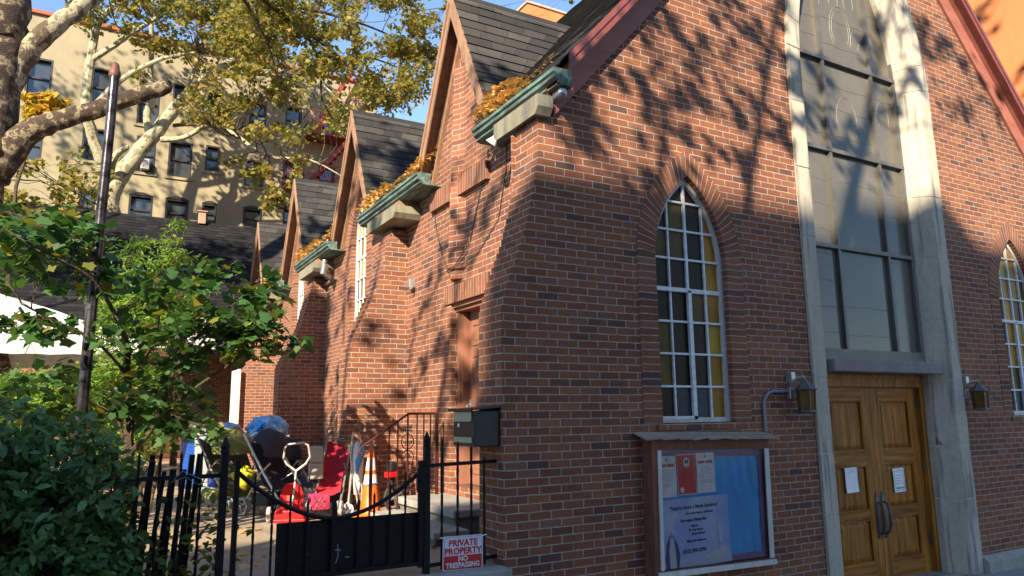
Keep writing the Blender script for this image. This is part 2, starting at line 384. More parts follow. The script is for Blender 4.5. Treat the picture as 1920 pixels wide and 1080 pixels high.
GRF=plain('green_canvas',(.20,.24,.08),.85); GYF=plain('grey_canvas',(.10,.10,.085),.85); BLF=plain('blue_fabric',(.02,.06,.42),.7)
LBL=plain('sky_blue_fabric',(.08,.35,.72),.7); WPL=plain('white_plastic',(.75,.76,.77),.45); BLKP=plain('black_plastic',(.015,.015,.017),.45)
ORP=plain('orange_plastic',(.85,.14,.01),.4); YEL=plain('yellow_cloth',(.55,.50,.02),.7); CARD=plain('cardboard',(.26,.19,.13),.85)
RUB=plain('grey_rubber',(.35,.34,.32),.8); DRUB=plain('dark_rubber',(.03,.03,.03),.8)
PAPER=plain('white_paper',(.90,.91,.93),.6); REDP=plain('red_paper',(.75,.10,.08),.6); INK=plain('dark_ink',(.02,.025,.10),.6); INKG=plain('grey_ink',(.35,.38,.48),.6); INKR=plain('red_ink',(.45,.03,.03),.6)
SIGNW=plain('sign_white',(.72,.76,.85),.4); SIGNR=plain('sign_red',(.60,.012,.02),.4)
SKIN=plain('pale_paint',(.55,.45,.40),.6)
def bagmat():
    m,nt,b=mat('blue_recycling_bag'); P=pos(nt); n=noise(nt,7,P,5,.6)
    L(nt,ramp(nt,n,[(.35,(.06,.30,.74)),(.52,(.22,.50,.85)),(.68,(.60,.74,.88))]),b.inputs['Base Color']); b.inputs['Roughness'].default_value=.22
    b.inputs['Transmission Weight'].default_value=.15
    bump(nt,b,noise(nt,14,P,4,.6),.9,.03); return m
BAG=bagmat()
def ground_mat(name,c1,c2,sc=1.):
    m,nt,b=mat(name); P=pos(nt); n=noise(nt,.7*sc,P,6,.65); n2=noise(nt,30,P,4)
    c=ramp(nt,n,[(.3,c1),(.7,c2)]); c=mix(nt,.45,c,ramp(nt,n2,[(.3,(.6,.6,.6)),(.7,(1.3,1.3,1.3))]),'MULTIPLY')
    L(nt,c,b.inputs['Base Color']); b.inputs['Roughness'].default_value=.92; bump(nt,b,n2,.4,.01); return m
YARD=ground_mat('worn_yard_paving',(.26,.20,.13),(.40,.32,.22),1.5); WALK=ground_mat('sidewalk_concrete',(.24,.23,.21),(.34,.33,.31)); ASPH=ground_mat('asphalt',(.045,.045,.047),(.065,.065,.066)); EARTH=ground_mat('earth',(.08,.07,.035),(.14,.11,.06))

# ------------------------------------------------------------ geometry for foliage
def rot_mats(n,up,rs):
    """random frames whose normal leans to +z by 'up'"""
    nrm=rs.normal(size=(n,3)); nrm[:,2]=np.abs(nrm[:,2])+up; nrm/=np.linalg.norm(nrm,axis=1)[:,None]
    a=rs.normal(size=(n,3)); a[:,2]-=.5; a-=nrm*(a*nrm).sum(1)[:,None]; a/=np.linalg.norm(a,axis=1)[:,None]
    b=np.cross(nrm,a); return a,b,nrm
SHAPES={
 'oval':(np.array([(0,0,0),(.28,.24,.03),(.68,.22,.02),(1,0,-.06),(.68,-.22,.02),(.28,-.24,.03)]),[(0,1,2,3),(0,3,4,5)]),
 'narrow':(np.array([(0,0,0),(.3,.13,.02),(.7,.12,.0),(1,0,-.1),(.7,-.12,0),(.3,-.13,.02)]),[(0,1,2,3),(0,3,4,5)]),
 'lobed':(np.array([(0,0,0),(-.08,.32,.02),(.22,.38,.0),(.40,.52,-.04),(.58,.33,.0),(1,0,-.08),(.58,-.33,0),(.40,-.52,-.04),(.22,-.38,0),(-.08,-.32,.02)]),[(0,1,2),(0,2,3,4),(0,4,5),(0,5,6),(0,6,7,8),(0,8,9)]),
}
def leaf_arrays(C,size,shape,up,rs,drop=0.):
    T,F=SHAPES[shape]; n=len(C)
    a,b,nn=rot_mats(n,up,rs); s=size*(.55+.75*rs.rand(n))
    k=len(T)
    V=(C[:,None,:]+s[:,None,None]*(T[None,:,0:1]*a[:,None,:]+T[None,:,1:2]*b[:,None,:]+T[None,:,2:3]*nn[:,None,:])).reshape(-1,3)
    return V,F,k,n
def leaf_mesh(name,C,size,shape,mats,parent,up=.4,rs=nrs,label=None):
    C=np.asarray(C,float); V,F,k,n=leaf_arrays(C,size,shape,up,rs)
    lens=np.array([len(f) for f in F]); idx=np.concatenate([np.array(f) for f in F])
    loops=(np.arange(n)[:,None]*k+idx[None,:]).ravel(); tot=np.tile(lens,n); starts=np.concatenate([[0],np.cumsum(tot)[:-1]])
    me=bpy.data.meshes.new(name); me.vertices.add(len(V)); me.vertices.foreach_set('co',V.ravel())
    me.loops.add(len(loops)); me.loops.foreach_set('vertex_index',loops.astype(np.int32))
    me.polygons.add(len(tot)); me.polygons.foreach_set('loop_start',starts.astype(np.int32)); me.polygons.foreach_set('loop_total',tot.astype(np.int32))
    me.materials.append(mats); me.update(calc_edges=True); me.validate()
    o=bpy.data.objects.new(name,me); col.objects.link(o)
    if parent is not None: o.parent=parent; o.matrix_parent_inverse=Matrix.Translation(parent.location).inverted()
    return o
def clump_points(center,rad,n,rs,sub=6,subr=.3,flat=.7):
    """leaf positions gathered in small sub clumps within an ellipsoid"""
    c=np.array(center); k=max(2,sub)
    sc_=rs.normal(size=(k,3)); sc_/=np.linalg.norm(sc_,axis=1)[:,None]; sc_*=(rs.rand(k,1)**.4)*rad; sc_[:,2]*=flat
    w=rs.randint(0,k,n); p=rs.normal(size=(n,3))*subr*rad; p[:,2]*=.75
    return c+sc_[w]+p, c+sc_

def curve_pts(p,q,n,bend,rs):
    p=np.array(p,float);q=np.array(q,float);d=q-p;l=np.linalg.norm(d)
    off=rs.normal(size=3)*bend*l; out=[]
    j=rs.normal(size=(n+1,3))*l*.018
    for i in range(n+1):
        t=i/n; o=p+d*t+off*math.sin(math.pi*t)
        if 0<i<n: o=o+j[i]
        out.append(tuple(o))
    return out

# ============================================================ GROUND
ZW=-.35; ZY=.42; XW=.45
m=MB(); m.add([(-600,-600,-.52),(600,-600,-.52),(600,600,-.52),(-600,600,-.52)],[(0,1,2,3)])
tag(m.build('ground',EARTH),kind='structure')
m=MB(); m.box((-60,-15.5,-.515),(60,-7.2,-.5)); tag(m.build('road',ASPH),kind='structure')
m=MB(); m.box((-60,-7.2,-.51),(60,-.0,ZW)); m.box((-60,-18,-.51),(60,-15.5,ZW)); tag(m.build('sidewalk',WALK),kind='structure')
# raised yard beside the church
m=MB(); m.box((-14,.02,-.4),(.5,24.5,ZY)); 
tag(m.build('yard_ground',YARD),kind='structure')
m=MB(); m.bbox((-14,-.16,-.36),(-.365,.018,ZY+.012),.012)
o=m.build('yard_kerb',CONC); tag(o,kind='structure')

# ============================================================ CHURCH
church=empty('church',(4.83,8,ZW),'red brick church with steep gabled dormers along its side and a stone framed entrance','church')
XC=4.83
def rl(x): # top of rake line on the wall
    return 4.50+1.12*(x-.12) if x<XC else 4.50+1.12*(2*XC-x-.12)
BS,BE=3.72,2.49
def stair(first=True):
    """outer edge of a pier, bottom to top, stepped one brick course at a time"""
    key=[(2.49,-.36),(2.72,-.285),(2.92,-.21),(3.12,-.13),(3.35,-.07),(3.6,-.015),(3.86,.03),(4.18,.04)] if first else [(2.49,-.37),(2.74,-.26),(2.97,-.14),(3.28,-.01),(3.56,.05),(3.9,.13),(4.18,.21)]
    pts=[]; z=2.49; x=key[0][1]
    while z<4.17:
        z1=min(z+.0677,4.18); zm=(z+z1)/2
        x1=np.interp(zm,[k[0] for k in key],[k[1] for k in key]); x1=round(float(x1),3)
        pts.append((x,z)) if not pts else None
        pts+= [(x1,z),(x1,z1)]; z=z1
    return pts
def arch_path(xc,half,zs,rise,z0,off=0.,n=14):
    """pointed arch outline from bottom left, up, over, down; off = outward offset"""
    R=(half*half+rise*rise)/(2*half); cx=R-half  # left arc centre is at xc+cx
    Ro=R+off; a_end=math.acos(cx/Ro) # angle where x==xc
    pts=[(xc-half-off,z0)]
    for i in range(n+1):
        a=math.pi-(a_end)*0 - (math.pi-(math.pi-a_end))*i/n
        pts.append((xc+cx+Ro*math.cos(math.pi-a_end*i/n),zs+Ro*math.sin(a_end*i/n)))
    right=[(2*xc-p[0],p[1]) for p in pts[:-1]][::-1]
    return pts+right
# ---- front wall with openings
WINS=[1.80,7.86]
def wpath(xc,off=0.,z0=1.50): return arch_path(xc,.465,3.06,.90,z0,off)
PH,PZ,PR=1.39,5.60,3.15
def ppath(off,z0): return arch_path(XC,PH,PZ,PR,z0,off,18)
zs=[p[1] for p in [(0,0)]]
left=[(-.36,ZW),]+stair()+[(.04,4.36)]
out=left+[(XC,rl(XC)),(2*XC-.04,4.36)]+[(2*XC-p[0],p[1]) for p in left[::-1]][1:]
# drop duplicate neighbours
o2=[out[0]]
for p in out[1:]:
    if abs(p[0]-o2[-1][0])+abs(p[1]-o2[-1][1])>1e-4: o2.append(p)
holes=[wpath(x,.02,1.48) for x in WINS]+[ppath(-.02,ZW+.002)]
holes[2]=[(p[0],p[1]) for p in ppath(-.06,ZW+.01)]
m=plate(o2,holes,'y',0,.41); m.build('front_wall',BR,church)
# brick surround of each front window
def band(path_in,path_out,yf,yb,name,parent,plane='y'):
    m=MB(); n=len(path_in); s=0
    def P(p,t): return (p[0],t,p[1]) if plane=='y' else (t,p[0],p[1])
    for i in range(n-1):
        a,b,c,d=path_in[i],path_in[i+1],path_out[i+1],path_out[i]
        l=.5*(math.hypot(b[0]-a[0],b[1]-a[1])+math.hypot(c[0]-d[0],c[1]-d[1]))
        uv=[(.005,s),(.005,s+l),(.255,s+l),(.255,s)]
        m.add([P(a,yf),P(b,yf),P(c,yf),P(d,yf)],[(0,1,2,3)],0,[uv])
        m.add([P(d,yf),P(c,yf),P(c,yb),P(d,yb)],[(0,1,2,3)],0,[[(.02,s),(.02,s+l),(.05,s+l),(.05,s)]])
        m.add([P(a,yf),P(b,yf),P(b,yb),P(a,yb)],[(0,1,2,3)],0,[[(.02,s),(.02,s+l),(.24,s+l),(.24,s)]])
        s+=l
    return m.build(name,BRV,parent)
def arched_window(parent,xc,plane,face,depth,half,zs_,rise,z0,cols,rows,seed):
    """leaded window with painted bars; face = wall plane coordinate, depth>0 goes inward"""
    rs=random.Random(seed)
    P=(lambda u,t,z:(u,face+t,z)) if plane=='y' else (lambda u,t,z:(face+t,u,z))
    path=arch_path(xc,half,zs_,rise,z0,0,16)
    inner=arch_path(xc,half,zs_,rise,z0+.045,-.045,16)
    fr=MB(); n=len(path)
    for i in range(n):
        j=(i+1)%n
        a,b,c,d=path[i],path[j],inner[j],inner[i]
        for t0 in (depth,): 
            fr.add([P(a[0],t0,a[1]),P(b[0],t0,b[1]),P(c[0],t0,c[1]),P(d[0],t0,d[1])],[(0,1,2,3)])
            fr.add([P(d[0],t0,d[1]),P(c[0],t0,c[1]),P(c[0],t0+.06,c[1]),P(d[0],t0+.06,d[1])],[(0,1,2,3)])
            fr.add([P(a[0],t0,a[1]),P(b[0],t0,b[1]),P(b[0],t0+.06,b[1]),P(a[0],t0+.06,a[1])],[(0,1,2,3)])
    win=fr.build('window_frame',WHTP if seed<20 else WHT,parent)
    R=(half*half+rise*rise)/(2*half)
    def hw(z): # half opening at z
        if z<=zs_: return half-.03
        t=R*R-(z-zs_)**2
        return max(0,math.sqrt(max(t,0))-(R-half)-.03)
    def top(u):
        a=abs(u-xc)+.03; t=R*R-(a+R-half)**2
        return zs_+math.sqrt(max(t,0))
    bars=MB()
    zr=rows; w2=2*half/cols
    for k in range(1,cols):
        u=xc-half+k*w2; w=.028 if (cols%2==0 and k==cols//2) else .020
        a=P(u-w/2,depth+.012,z0+.03); b=P(u+w/2,depth+.05,top(u)-.02)
        bars.box([min(a[i],b[i]) for i in range(3)],[max(a[i],b[i]) for i in range(3)])
    for k,z in enumerate(zr[1:-1]):
        h=hw(z)
        if h<.05: continue
        w=.042 if k==3 else .02
        a=P(xc-h,depth+.008,z-w/2); b=P(xc+h,depth+.05,z+w/2)
        bars.box([min(a[i],b[i]) for i in range(3)],[max(a[i],b[i]) for i in range(3)])
    # opening casement, lower half
    if seed<20:
        for (u0,u1,q0,q1) in ((xc-half+.03,xc+.02,zr[4]-.02,zr[4]+.02),(xc-.022,xc+.022,z0+.03,zr[4]),(xc-half+.03,xc+.02,z0+.03,z0+.06)):
            a=P(u0,depth-.006,q0); b=P(u1,depth+.02,q1)
            bars.box([min(a[i],b[i]) for i in range(3)],[max(a[i],b[i]) for i in range(3)])
    bars.build('glazing_bar',WHT,win)
    pan=MB()
    for k in range(cols):
        for r in range(len(zr)-1):
            u0=xc-half+k*w2;u1=u0+w2; q0,q1=zr[r],zr[r+1]
            lim=min(top(u0+.005),top(u1-.005)) if True else 0
            mx=max(top(u0+.01),top(u1-.01),top((u0+u1)/2))
            if q0>mx-.01: continue
            pts=[(u0,q0),(u1,q0)]
            seg=6; tp=[]
            for s in range(seg+1):
                u=u1-(u1-u0)*s/seg; tp.append((u,min(q1,top(u))))
            pts+=tp
            pp=[p for i,p in enumerate(pts)]
            tl=rs.uniform(-.004,.004)
            vs=[P(p[0],depth+.035+tl*(1 if i%2 else -1)*.0,p[1]) for i,p in enumerate(pp)]
            mi=rs.choice([0,0,0,1,0,3])
            if k==cols-1: mi=rs.choice([2,2,1,5])
            if seed==2: mi=rs.choice([1,5,5,1,2,5])
            if seed<20 and r==0: mi=[0,4,4,5][k%4]
            if seed>=20: mi=rs.choice([2,1,5,0,2])
            pan.add(vs,[list(range(len(vs)))],mi)
    pan.build('glass',[GD,GO,GY,GR,GB,GYO],win)
    return win
def rows_for(z0,zspring,apex,n_low,n_up):
    r=[z0+.03+(zspring-z0-.03)*i/n_low for i in range(n_low+1)]
    r+=[zspring+(apex-zspring)*i/n_up for i in range(1,n_up+1)]
    return r
for i,x in enumerate(WINS):
    band(wpath(x,0),wpath(x,.225),-.006,.33,'brick_arch',church)
    rws=rows_for(1.5,3.10,3.98,5,3)
    arched_window(church,x,'y',0,.055,.463,3.06,.89,1.503,4,rws,1+i)
    s=MB(); s.box((x-.53,-.02,1.435),(x+.53,.2,1.498)); s.build('window_sill',BR,church)

# ---- stone portal: jambs and pointed head, cut in blocks
def portal():
    prof=[(0.,.02),(0.,-.035),(.205,-.035),(.215,-.03),(.375,.13),(.40,.16),(.40,.40)]
    offs=[-p[0] for p in prof]
    paths=[ppath(o,ZW+.005) for o in offs]; cpaths=[ppath(o+.005,ZW+.005) for o in offs]
    # resample each path by parameter: same index = same station
    st=MB(); n=len(paths[0])
    def station(k,t):
        i=min(int(t),n-2); f=t-i; a=paths[k][i];b=paths[k][i+1]
        return (a[0]+(b[0]-a[0])*f,a[1]+(b[1]-a[1])*f)
    L0=PZ-ZW; joints=[0.]
    zz=[.52,1.15,1.95,2.72,3.52,4.32,5.12]
    lt=[(z-ZW)/L0 for z in zz]
    ts=lt+[1+k*18/6. for k in (0.35,1,2,3,4,5)]+[19.0]+[37-k*3. for k in (5,4,3,2,1,.35)]+[n-1-t for t in lt[::-1]]
    ts=[0.]+ts+[n-1.]
    gap=.006
    for a,b in zip(ts[:-1],ts[1:]):
        jit=rnd.uniform(-.004,.004)
        seg=max(1,int(math.ceil(b-a)))
        ga=gap/(L0 if a<1 or a>n-2 else .19); gb=gap/(L0 if b<1 or b>n-2 else .19)
        q=[a+ga+(b-a-ga-gb)*i/seg for i in range(seg+1)]
        vs=[];K=len(prof)
        for t in q:
            for k in range(K):
                p=station(k,t); vs.append((p[0],prof[k][1]+(jit if 0<k<5 else 0),p[1]))
        fs=[(i*K+k,i*K+k+1,(i+1)*K+k+1,(i+1)*K+k) for i in range(seg) for k in range(K-1)]
        fs+= [tuple(range(K)),tuple(range(seg*K+K-1,seg*K-1,-1))]
        st.add(vs,fs)
    o=st.build('portal_surround',ST,church)
    mm=MB(); vs=[];K=len(prof)  # mortar core slightly behind the block faces
    q=[n_*1. for n_ in range(n)]
    for t in q:
        for k in range(K):
            p=cpaths[k][int(t)] if k>1 else ppath(-.006,ZW+.005)[int(t)]
            vs.append((p[0],prof[k][1]+(.006 if 0<k<5 else 0),p[1]))
    fs=[(i*K+k,i*K+k+1,(i+1)*K+k+1,(i+1)*K+k) for i in range(len(q)-1) for k in range(K-1)]
    mm.add(vs,fs); mm.build('portal_joint',MORT,church)
portal()
# sill block over the door, glazing and its frame
m=MB(); m.bbox((3.80,-.03,2.025),(5.86,.36,2.165),.012); m.build('door_lintel',ST2,church)
gw=MB()
def big_window():
    half=.985; z0=2.165
    fr=MB()
    fr.box((XC-half,.17,z0),(XC+half,.26,2.30))
    fr.box((XC-half,.155,z0),(XC+half,.17,2.215))
    for x in (XC-half+.022,XC-.48,XC+.48,XC+half-.022): fr.box((x-.024,.175,2.30),(x+.024,.25,8.3 if abs(x-XC)<.6 else 6.2))
    for z in (3.52,4.74,5.95,7.2): fr.box((XC-half,.168,z-.025),(XC+half,.255,z+.025))
    f=fr.build('large_window_frame',BRZ,church)
    g=MB(); pa=ppath(-.405,2.29); vs=[(p[0],.22,p[1]) for p in pa]; g.add(vs,[list(range(len(vs)))]); g.build('storm_glazing',PLX,f)
    # faint leading lines of the stained glass behind
    ln=MB(); rs=random.Random(4)
    for zb in np.arange(2.5,8,.31):
        for (a,b) in ((XC-.45,XC+.45),(XC-.95,XC-.51),(XC+.51,XC+.95)):
            if rs.random()<.75:
                z=zb+rs.uniform(-.03,.03); x0=a+rs.uniform(0,.1)*(b-a); x1=b-rs.uniform(0,.1)*(b-a)
                ln.tube([(x0+(x1-x0)*t,.2185,z+.012*math.sin(9*t+zb)) for t in (0,.25,.5,.75,1)],.0022,4)
    for cx_,cz,r in ((XC-.02,6.45,.26),(XC-.02,6.45,.21),(XC+.26,6.35,.10),(XC-.05,5.2,.25),(XC-.3,6.9,.15),(XC+.7,5.4,.16),(XC+.2,6.9,.12)):
        ln.tube([(cx_+r*.8*math.cos(t),.2185,cz+r*1.3*math.sin(t)) for t in np.linspace(-.6,3.9,16)],.003,4)
    for x0,z0_,x1,z1 in ((XC-.02,6.8,XC-.02,7.2),(XC-.12,7.05,XC+.1,7.03),(XC-.4,6.7,XC-.3,7.3),(XC+.3,6.4,XC+.42,6.38),(XC+.3,6.25,XC+.44,6.5)):
        ln.tube([(x0,.2185,z0_),(x1,.2185,z1)],.003,4)
    ln.build('leading',LINE,f)
big_window()
# ---- double door
def double_door():
    y=.30; zb=ZW+.02; zt=1.87
    fr=MB(); fr.box((3.845,.24,zt),(5.815,.40,2.024)); fr.box((3.845,.24,zb),(3.915,.40,zt)); fr.box((5.745,.24,zb),(5.815,.40,zt)); fr.box((3.95,.225,1.965),(5.71,.24,2.02))
    f=fr.build('door_frame',OAK,church)
    for s,(x0,x1) in enumerate(((3.918,XC-.004),(XC+.004,5.742))):
        d=MB(); 
        sw=.155; rails=[(zb,zb+.20),(.36,.45),(.97,1.12),(zt-.15,zt-.003)]
        d.box((x0,y,zb),(x0+sw,y+.05,zt-.003)); d.box((x1-sw,y,zb),(x1,y+.05,zt-.003))
        cx0,cx1=x0+sw,x1-sw
        for a,b in rails: d.box((cx0,y+.0015,a),(cx1,y+.049,b),1)
        pz=[(zb+.20,.36),(.45,.97),(1.12,zt-.15)]
        for a,b in pz:
            # moulding then raised panel
            bm=bmesh.new()
            d.box((cx0,y+.035,a),(cx1,y+.045,b))
            w=.022
            d.box((cx0,y+.006,a),(cx0+w,y+.036,b)); d.box((cx1-w,y+.006,a),(cx1,y+.036,b))
            d.box((cx0+w,y+.007,b-w),(cx1-w,y+.036,b),1); d.box((cx0+w,y+.004,a),(cx1-w,y+.036,a+w*1.2),1)
            bm.free()
            m_=.05
            vs=[(cx0+w,y+.035,a+w),(cx1-w,y+.035,a+w),(cx1-w,y+.035,b-w),(cx0+w,y+.035,b-w),(cx0+w+m_,y+.018,a+w+m_),(cx1-w-m_,y+.018,a+w+m_),(cx1-w-m_,y+.018,b-w-m_),(cx0+w+m_,y+.018,b-w-m_)]
            d.add(vs,[(0,1,5,4),(1,2,6,5),(2,3,7,6),(3,0,4,7),(4,5,6,7)])
        dd=d.build('oak_door',[OAK,OAKH],church)
        hx=(x1-.045) if s==0 else (x0+.06)
        h=MB(); h.bbox((hx-.032,y-.012,.13),(hx+.032,y,.60),.004); 
        h.prism([(hx-.032,.60),(hx+.032,.60),(hx,.655)],'y',y-.012,y)
        h.tube([(hx,y-.012,.54),(hx,y-.06,.52),(hx+.004,y-.075,.44),(hx-.004,y-.085,.36),(hx,y-.075,.28),(hx,y-.05,.20),(hx,y-.012,.18)],[.012,.014,.018,.024,.019,.013,.011],8)
        h.build('door_handle',LEADC,dd,smooth=True)
        hg=MB(); hx2=(x0-.006) if s==0 else (x1+.004)
        for z in (.05,.9,1.68): hg.tube([(hx2,y-.006,z-.075),(hx2,y-.006,z+.075)],.011,8); hg.box((hx2-.03,y-.004,z-.06),(hx2+.03,y,z+.06))
        hg.build('hinge',LEADC,dd)
    t=MB(); t.box((3.80,.10,ZW),(5.86,.40,ZW+.018)); t.build('threshold',ST2,church)
    b=MB(); b.box((3.9,.41,ZW),(5.8,.43,2.2)); b.build('door_backing',BRZ,church)
double_door()
# stone plinth right of the portal
m=MB(); m.prism([(-.10,ZW),(0,ZW),(0,-.16),(-.02,-.16),(-.10,-.22)],'x',6.23,9.9); m.build('stone_plinth',CONC,church)
# ---- side wall
SEND=17.2; PIER=[0.,4.2,8.4,12.6]; GC=[2.33,6.39,10.55,14.7]
def side_outline():
    p=[(.41,ZY-.5)]; p.append((.41,4.50))
    for g in GC: p+=[(g-.98,4.62),(g,6.60),(g+.98,4.62)]
    p+=[(SEND,4.5),(SEND,ZY-.5)]
    return p
sh=[]
for g in GC[1:]: sh.append(arch_path(g+.06,.40,4.62,.88,2.78,.02,12))
sh.append([(1.86,.75),(2.76,.75),(2.76,2.93),(1.86,2.93)])
m=plate(side_outline(),sh,'x',XW,XW+.30); m.build('side_wall',BR,church)
m=plate([(.41,ZY-.5),(SEND,ZY-.5),(SEND,4.5),(.41,4.5)],[],'x',2*XC-XW-.3,2*XC-XW); m.build('far_side_wall',BR,church)
m=MB(); m.box((XW+.3,SEND-.3,-.1),(2*XC-XW-.3,SEND,4.6)); m.build('rear_wall',BR,church)
for k,g in enumerate(GC[1:]):
    xc=g+.06
    band(arch_path(xc,.40,4.62,.88,2.80,0,12),arch_path(xc,.40,4.62,.88,2.80,.235,12),XW-.006,XW+.25,'brick_arch',church,'x')
    arched_window(church,xc,'x',XW,.07,.39,4.62,.86,2.805,4,rows_for(2.8,4.62,5.50,5,3),20+k)
    s=MB(); s.box((XW-.03,xc-.5,2.73),(XW+.15,xc+.5,2.798)); s.build('window_sill',BR,church)
# piers (stepped batter toward the yard)
for i,y in enumerate(PIER[1:]):
    prof=[(XW,ZY-.4),(-.37,ZY-.4)]+stair(False)+[(XW,4.18)]
    q=[prof[0]]
    for p in prof[1:]:
        if abs(p[0]-q[-1][0])+abs(p[1]-q[-1][1])>1e-4: q.append(p)
    m=MB(); m.prism(q,'y',y,y+.42); m.build('buttress',BR,church)
m=MB(); m.box((0,.4101,3.0),(XW,.43,4.2)); m.build('corner_infill',BR,church)
# corbel stones and gutters
GYR=[(-.20,1.43),(3.02,5.46),(7.2,9.62),(11.4,13.8)]
for i,(y,(g0,g1)) in enumerate(zip(PIER,GYR)):
    c0=(-.11 if i==0 else y-.48); c1=y+(.72 if i==0 else .66)
    m=MB()
    if i==0: m.prism([(c0,4.41),(c0,4.30),(c0+.05,4.235),(c1-.05,4.235),(c1,4.27),(c1,4.41)],'x',-.03,-.003); m.prism([(c0,4.41),(c0,4.30),(c0+.05,4.235),(-.003,4.235),(-.003,4.41)],'x',-.0025,.13)
    else: m.prism([(c0,4.40),(c0,4.30),(c0+.05,4.235),(c1-.05,4.235),(c1,4.27),(c1,4.40)],'x',.06,XW+.02)
    if 1: pass
    m; m.build('corbel_stone',MOSS,church)
    WX=XW+.01
    gp=[(.12,4.65),(.085,4.65),(.085,4.615),(.105,4.60),(.105,4.565),(.14,4.545),(.14,4.52),(.18,4.50),(WX,4.50),(WX,4.515),(.195,4.515),(.155,4.535),(.155,4.56),(.12,4.58)]
    m=MB(); m.prism(gp,'y',(0. if i==0 else g0),g1)
    if i==0: m.prism([(min(a,.27),b) for a,b in gp],'y',g0,-.0)
    # end caps
    cap=[(.083,4.652),(.083,4.613),(.103,4.598),(.103,4.563),(.138,4.543),(.138,4.518),(.18,4.498),(.28,4.498),(.28,4.652)]
    m.prism(cap,'y',g0-.004,g0+.004); m.prism(cap,'y',g1-.004,g1+.004)
    m.build('gutter',COP,church)
    m=MB(); m.box((.16,max(c0+.1,.01 if i==0 else -9),4.405),(XW,c1-.05,4.495)); m.build('soffit_board',BRN,church)
# ---- roofs
def zmain(x): return 4.66+1.12*(x-.12)
GH=1.08; GTOP=6.80; GBOT=4.62
def ghw(z): return GH*(GTOP-z)/(GTOP-GBOT)
def strip(m,p0,p1,q0,q1,row,s0,s1,lift=.012,th=.016,rs=rnd):
    """one shingle course; p lower edge (2 pts), q upper edge; split in tabs"""
    p0,p1,q0,q1=map(Vector,(p0,p1,q0,q1)); Ln=(p1-p0).length
    if Ln<.02: return
    nrm=(p1-p0).cross(q0-p0).normalized()
    if nrm.z<0: nrm=-nrm
    k=max(1,int(Ln/.31)); 
    for i in range(k):
        a,b=i/k,(i+1)/k
        l=lift+rs.uniform(-.004,.006); dn=(p0-q0).normalized()*rs.uniform(0,.008)
        A=p0.lerp(p1,a)+nrm*l+dn; B=p0.lerp(p1,b)+nrm*l+dn; Cc=q0.lerp(q1,b)+nrm*.001; D=q0.lerp(q1,a)+nrm*.001
        A2=A-nrm*(l+.004);B2=B-nrm*(l+.004)
        u0=s0+(s1-s0)*a;u1=s0+(s1-s0)*b
        m.add([A,B,Cc,D],[(0,1,2,3)],0,[[(u0,row+.1),(u1,row+.1),(u1,row+.9),(u0,row+.9)]])
        m.add([A,B,B2,A2],[(0,1,2,3)],0,[[(u0,row+.1),(u1,row+.1),(u1,row+.12),(u0,row+.12)]])
rm=MB(); EX=.17
xs=EX; row=0; step=.135/math.hypot(1,1.12)
YF=-.195
while xs<XC:
    x1=min(xs+step,XC); z=zmain(xs); z1=zmain(x1)
    segs=[]; cur=YF
    for g in GC:
        h=ghw(z+.0)-.02
        if h>0:
            segs.append((cur,g-h)); cur=g+h
    segs.append((cur,SEND))
    for a,b in segs:
        if b-a>.05: strip(rm,(xs,a,z),(xs,b,z),(x1,a,z1),(x1,b,z1),row,a,b)
    xs=x1; row+=1
    if XC-xs<1e-6: break
# base sheet of the left slope above the dormers and whole right slope
rm.build('main_roof',SH,church)
rb=MB()
xv=.12+(GTOP-4.66)/1.12
rb.prism([(XC,zmain(XC)+.0),(2*XC-.05,zmain(.05)),(2*XC-.05,zmain(.05)-.07),(XC,zmain(XC)-.09)],'y',YF,SEND)
rb.build('right_roof_slope',SH,church)
rb=MB(); rb.prism([(XC,zmain(XC)-.006),(xv+.0,zmain(xv)-.006),(xv,zmain(xv)-.06),(XC,zmain(XC)-.08)],'y',YF+.01,SEND)
cur=YF+.01
for i,g in enumerate(GC+[SEND+.95]):
    e=g-1.0 if i<4 else SEND
    # between dormers: wedge of deck from eave up to valley height
    rb.add([(EX,cur,zmain(EX)-.008),(EX,e,zmain(EX)-.008),(xv,e+(.93 if i<4 else 0),zmain(xv)-.008),(xv,cur-(.93 if i>0 else 0),zmain(xv)-.008)],[(0,1,2,3)])
    cur=g+1.0
rb.build('roof_deck',SHB,church)
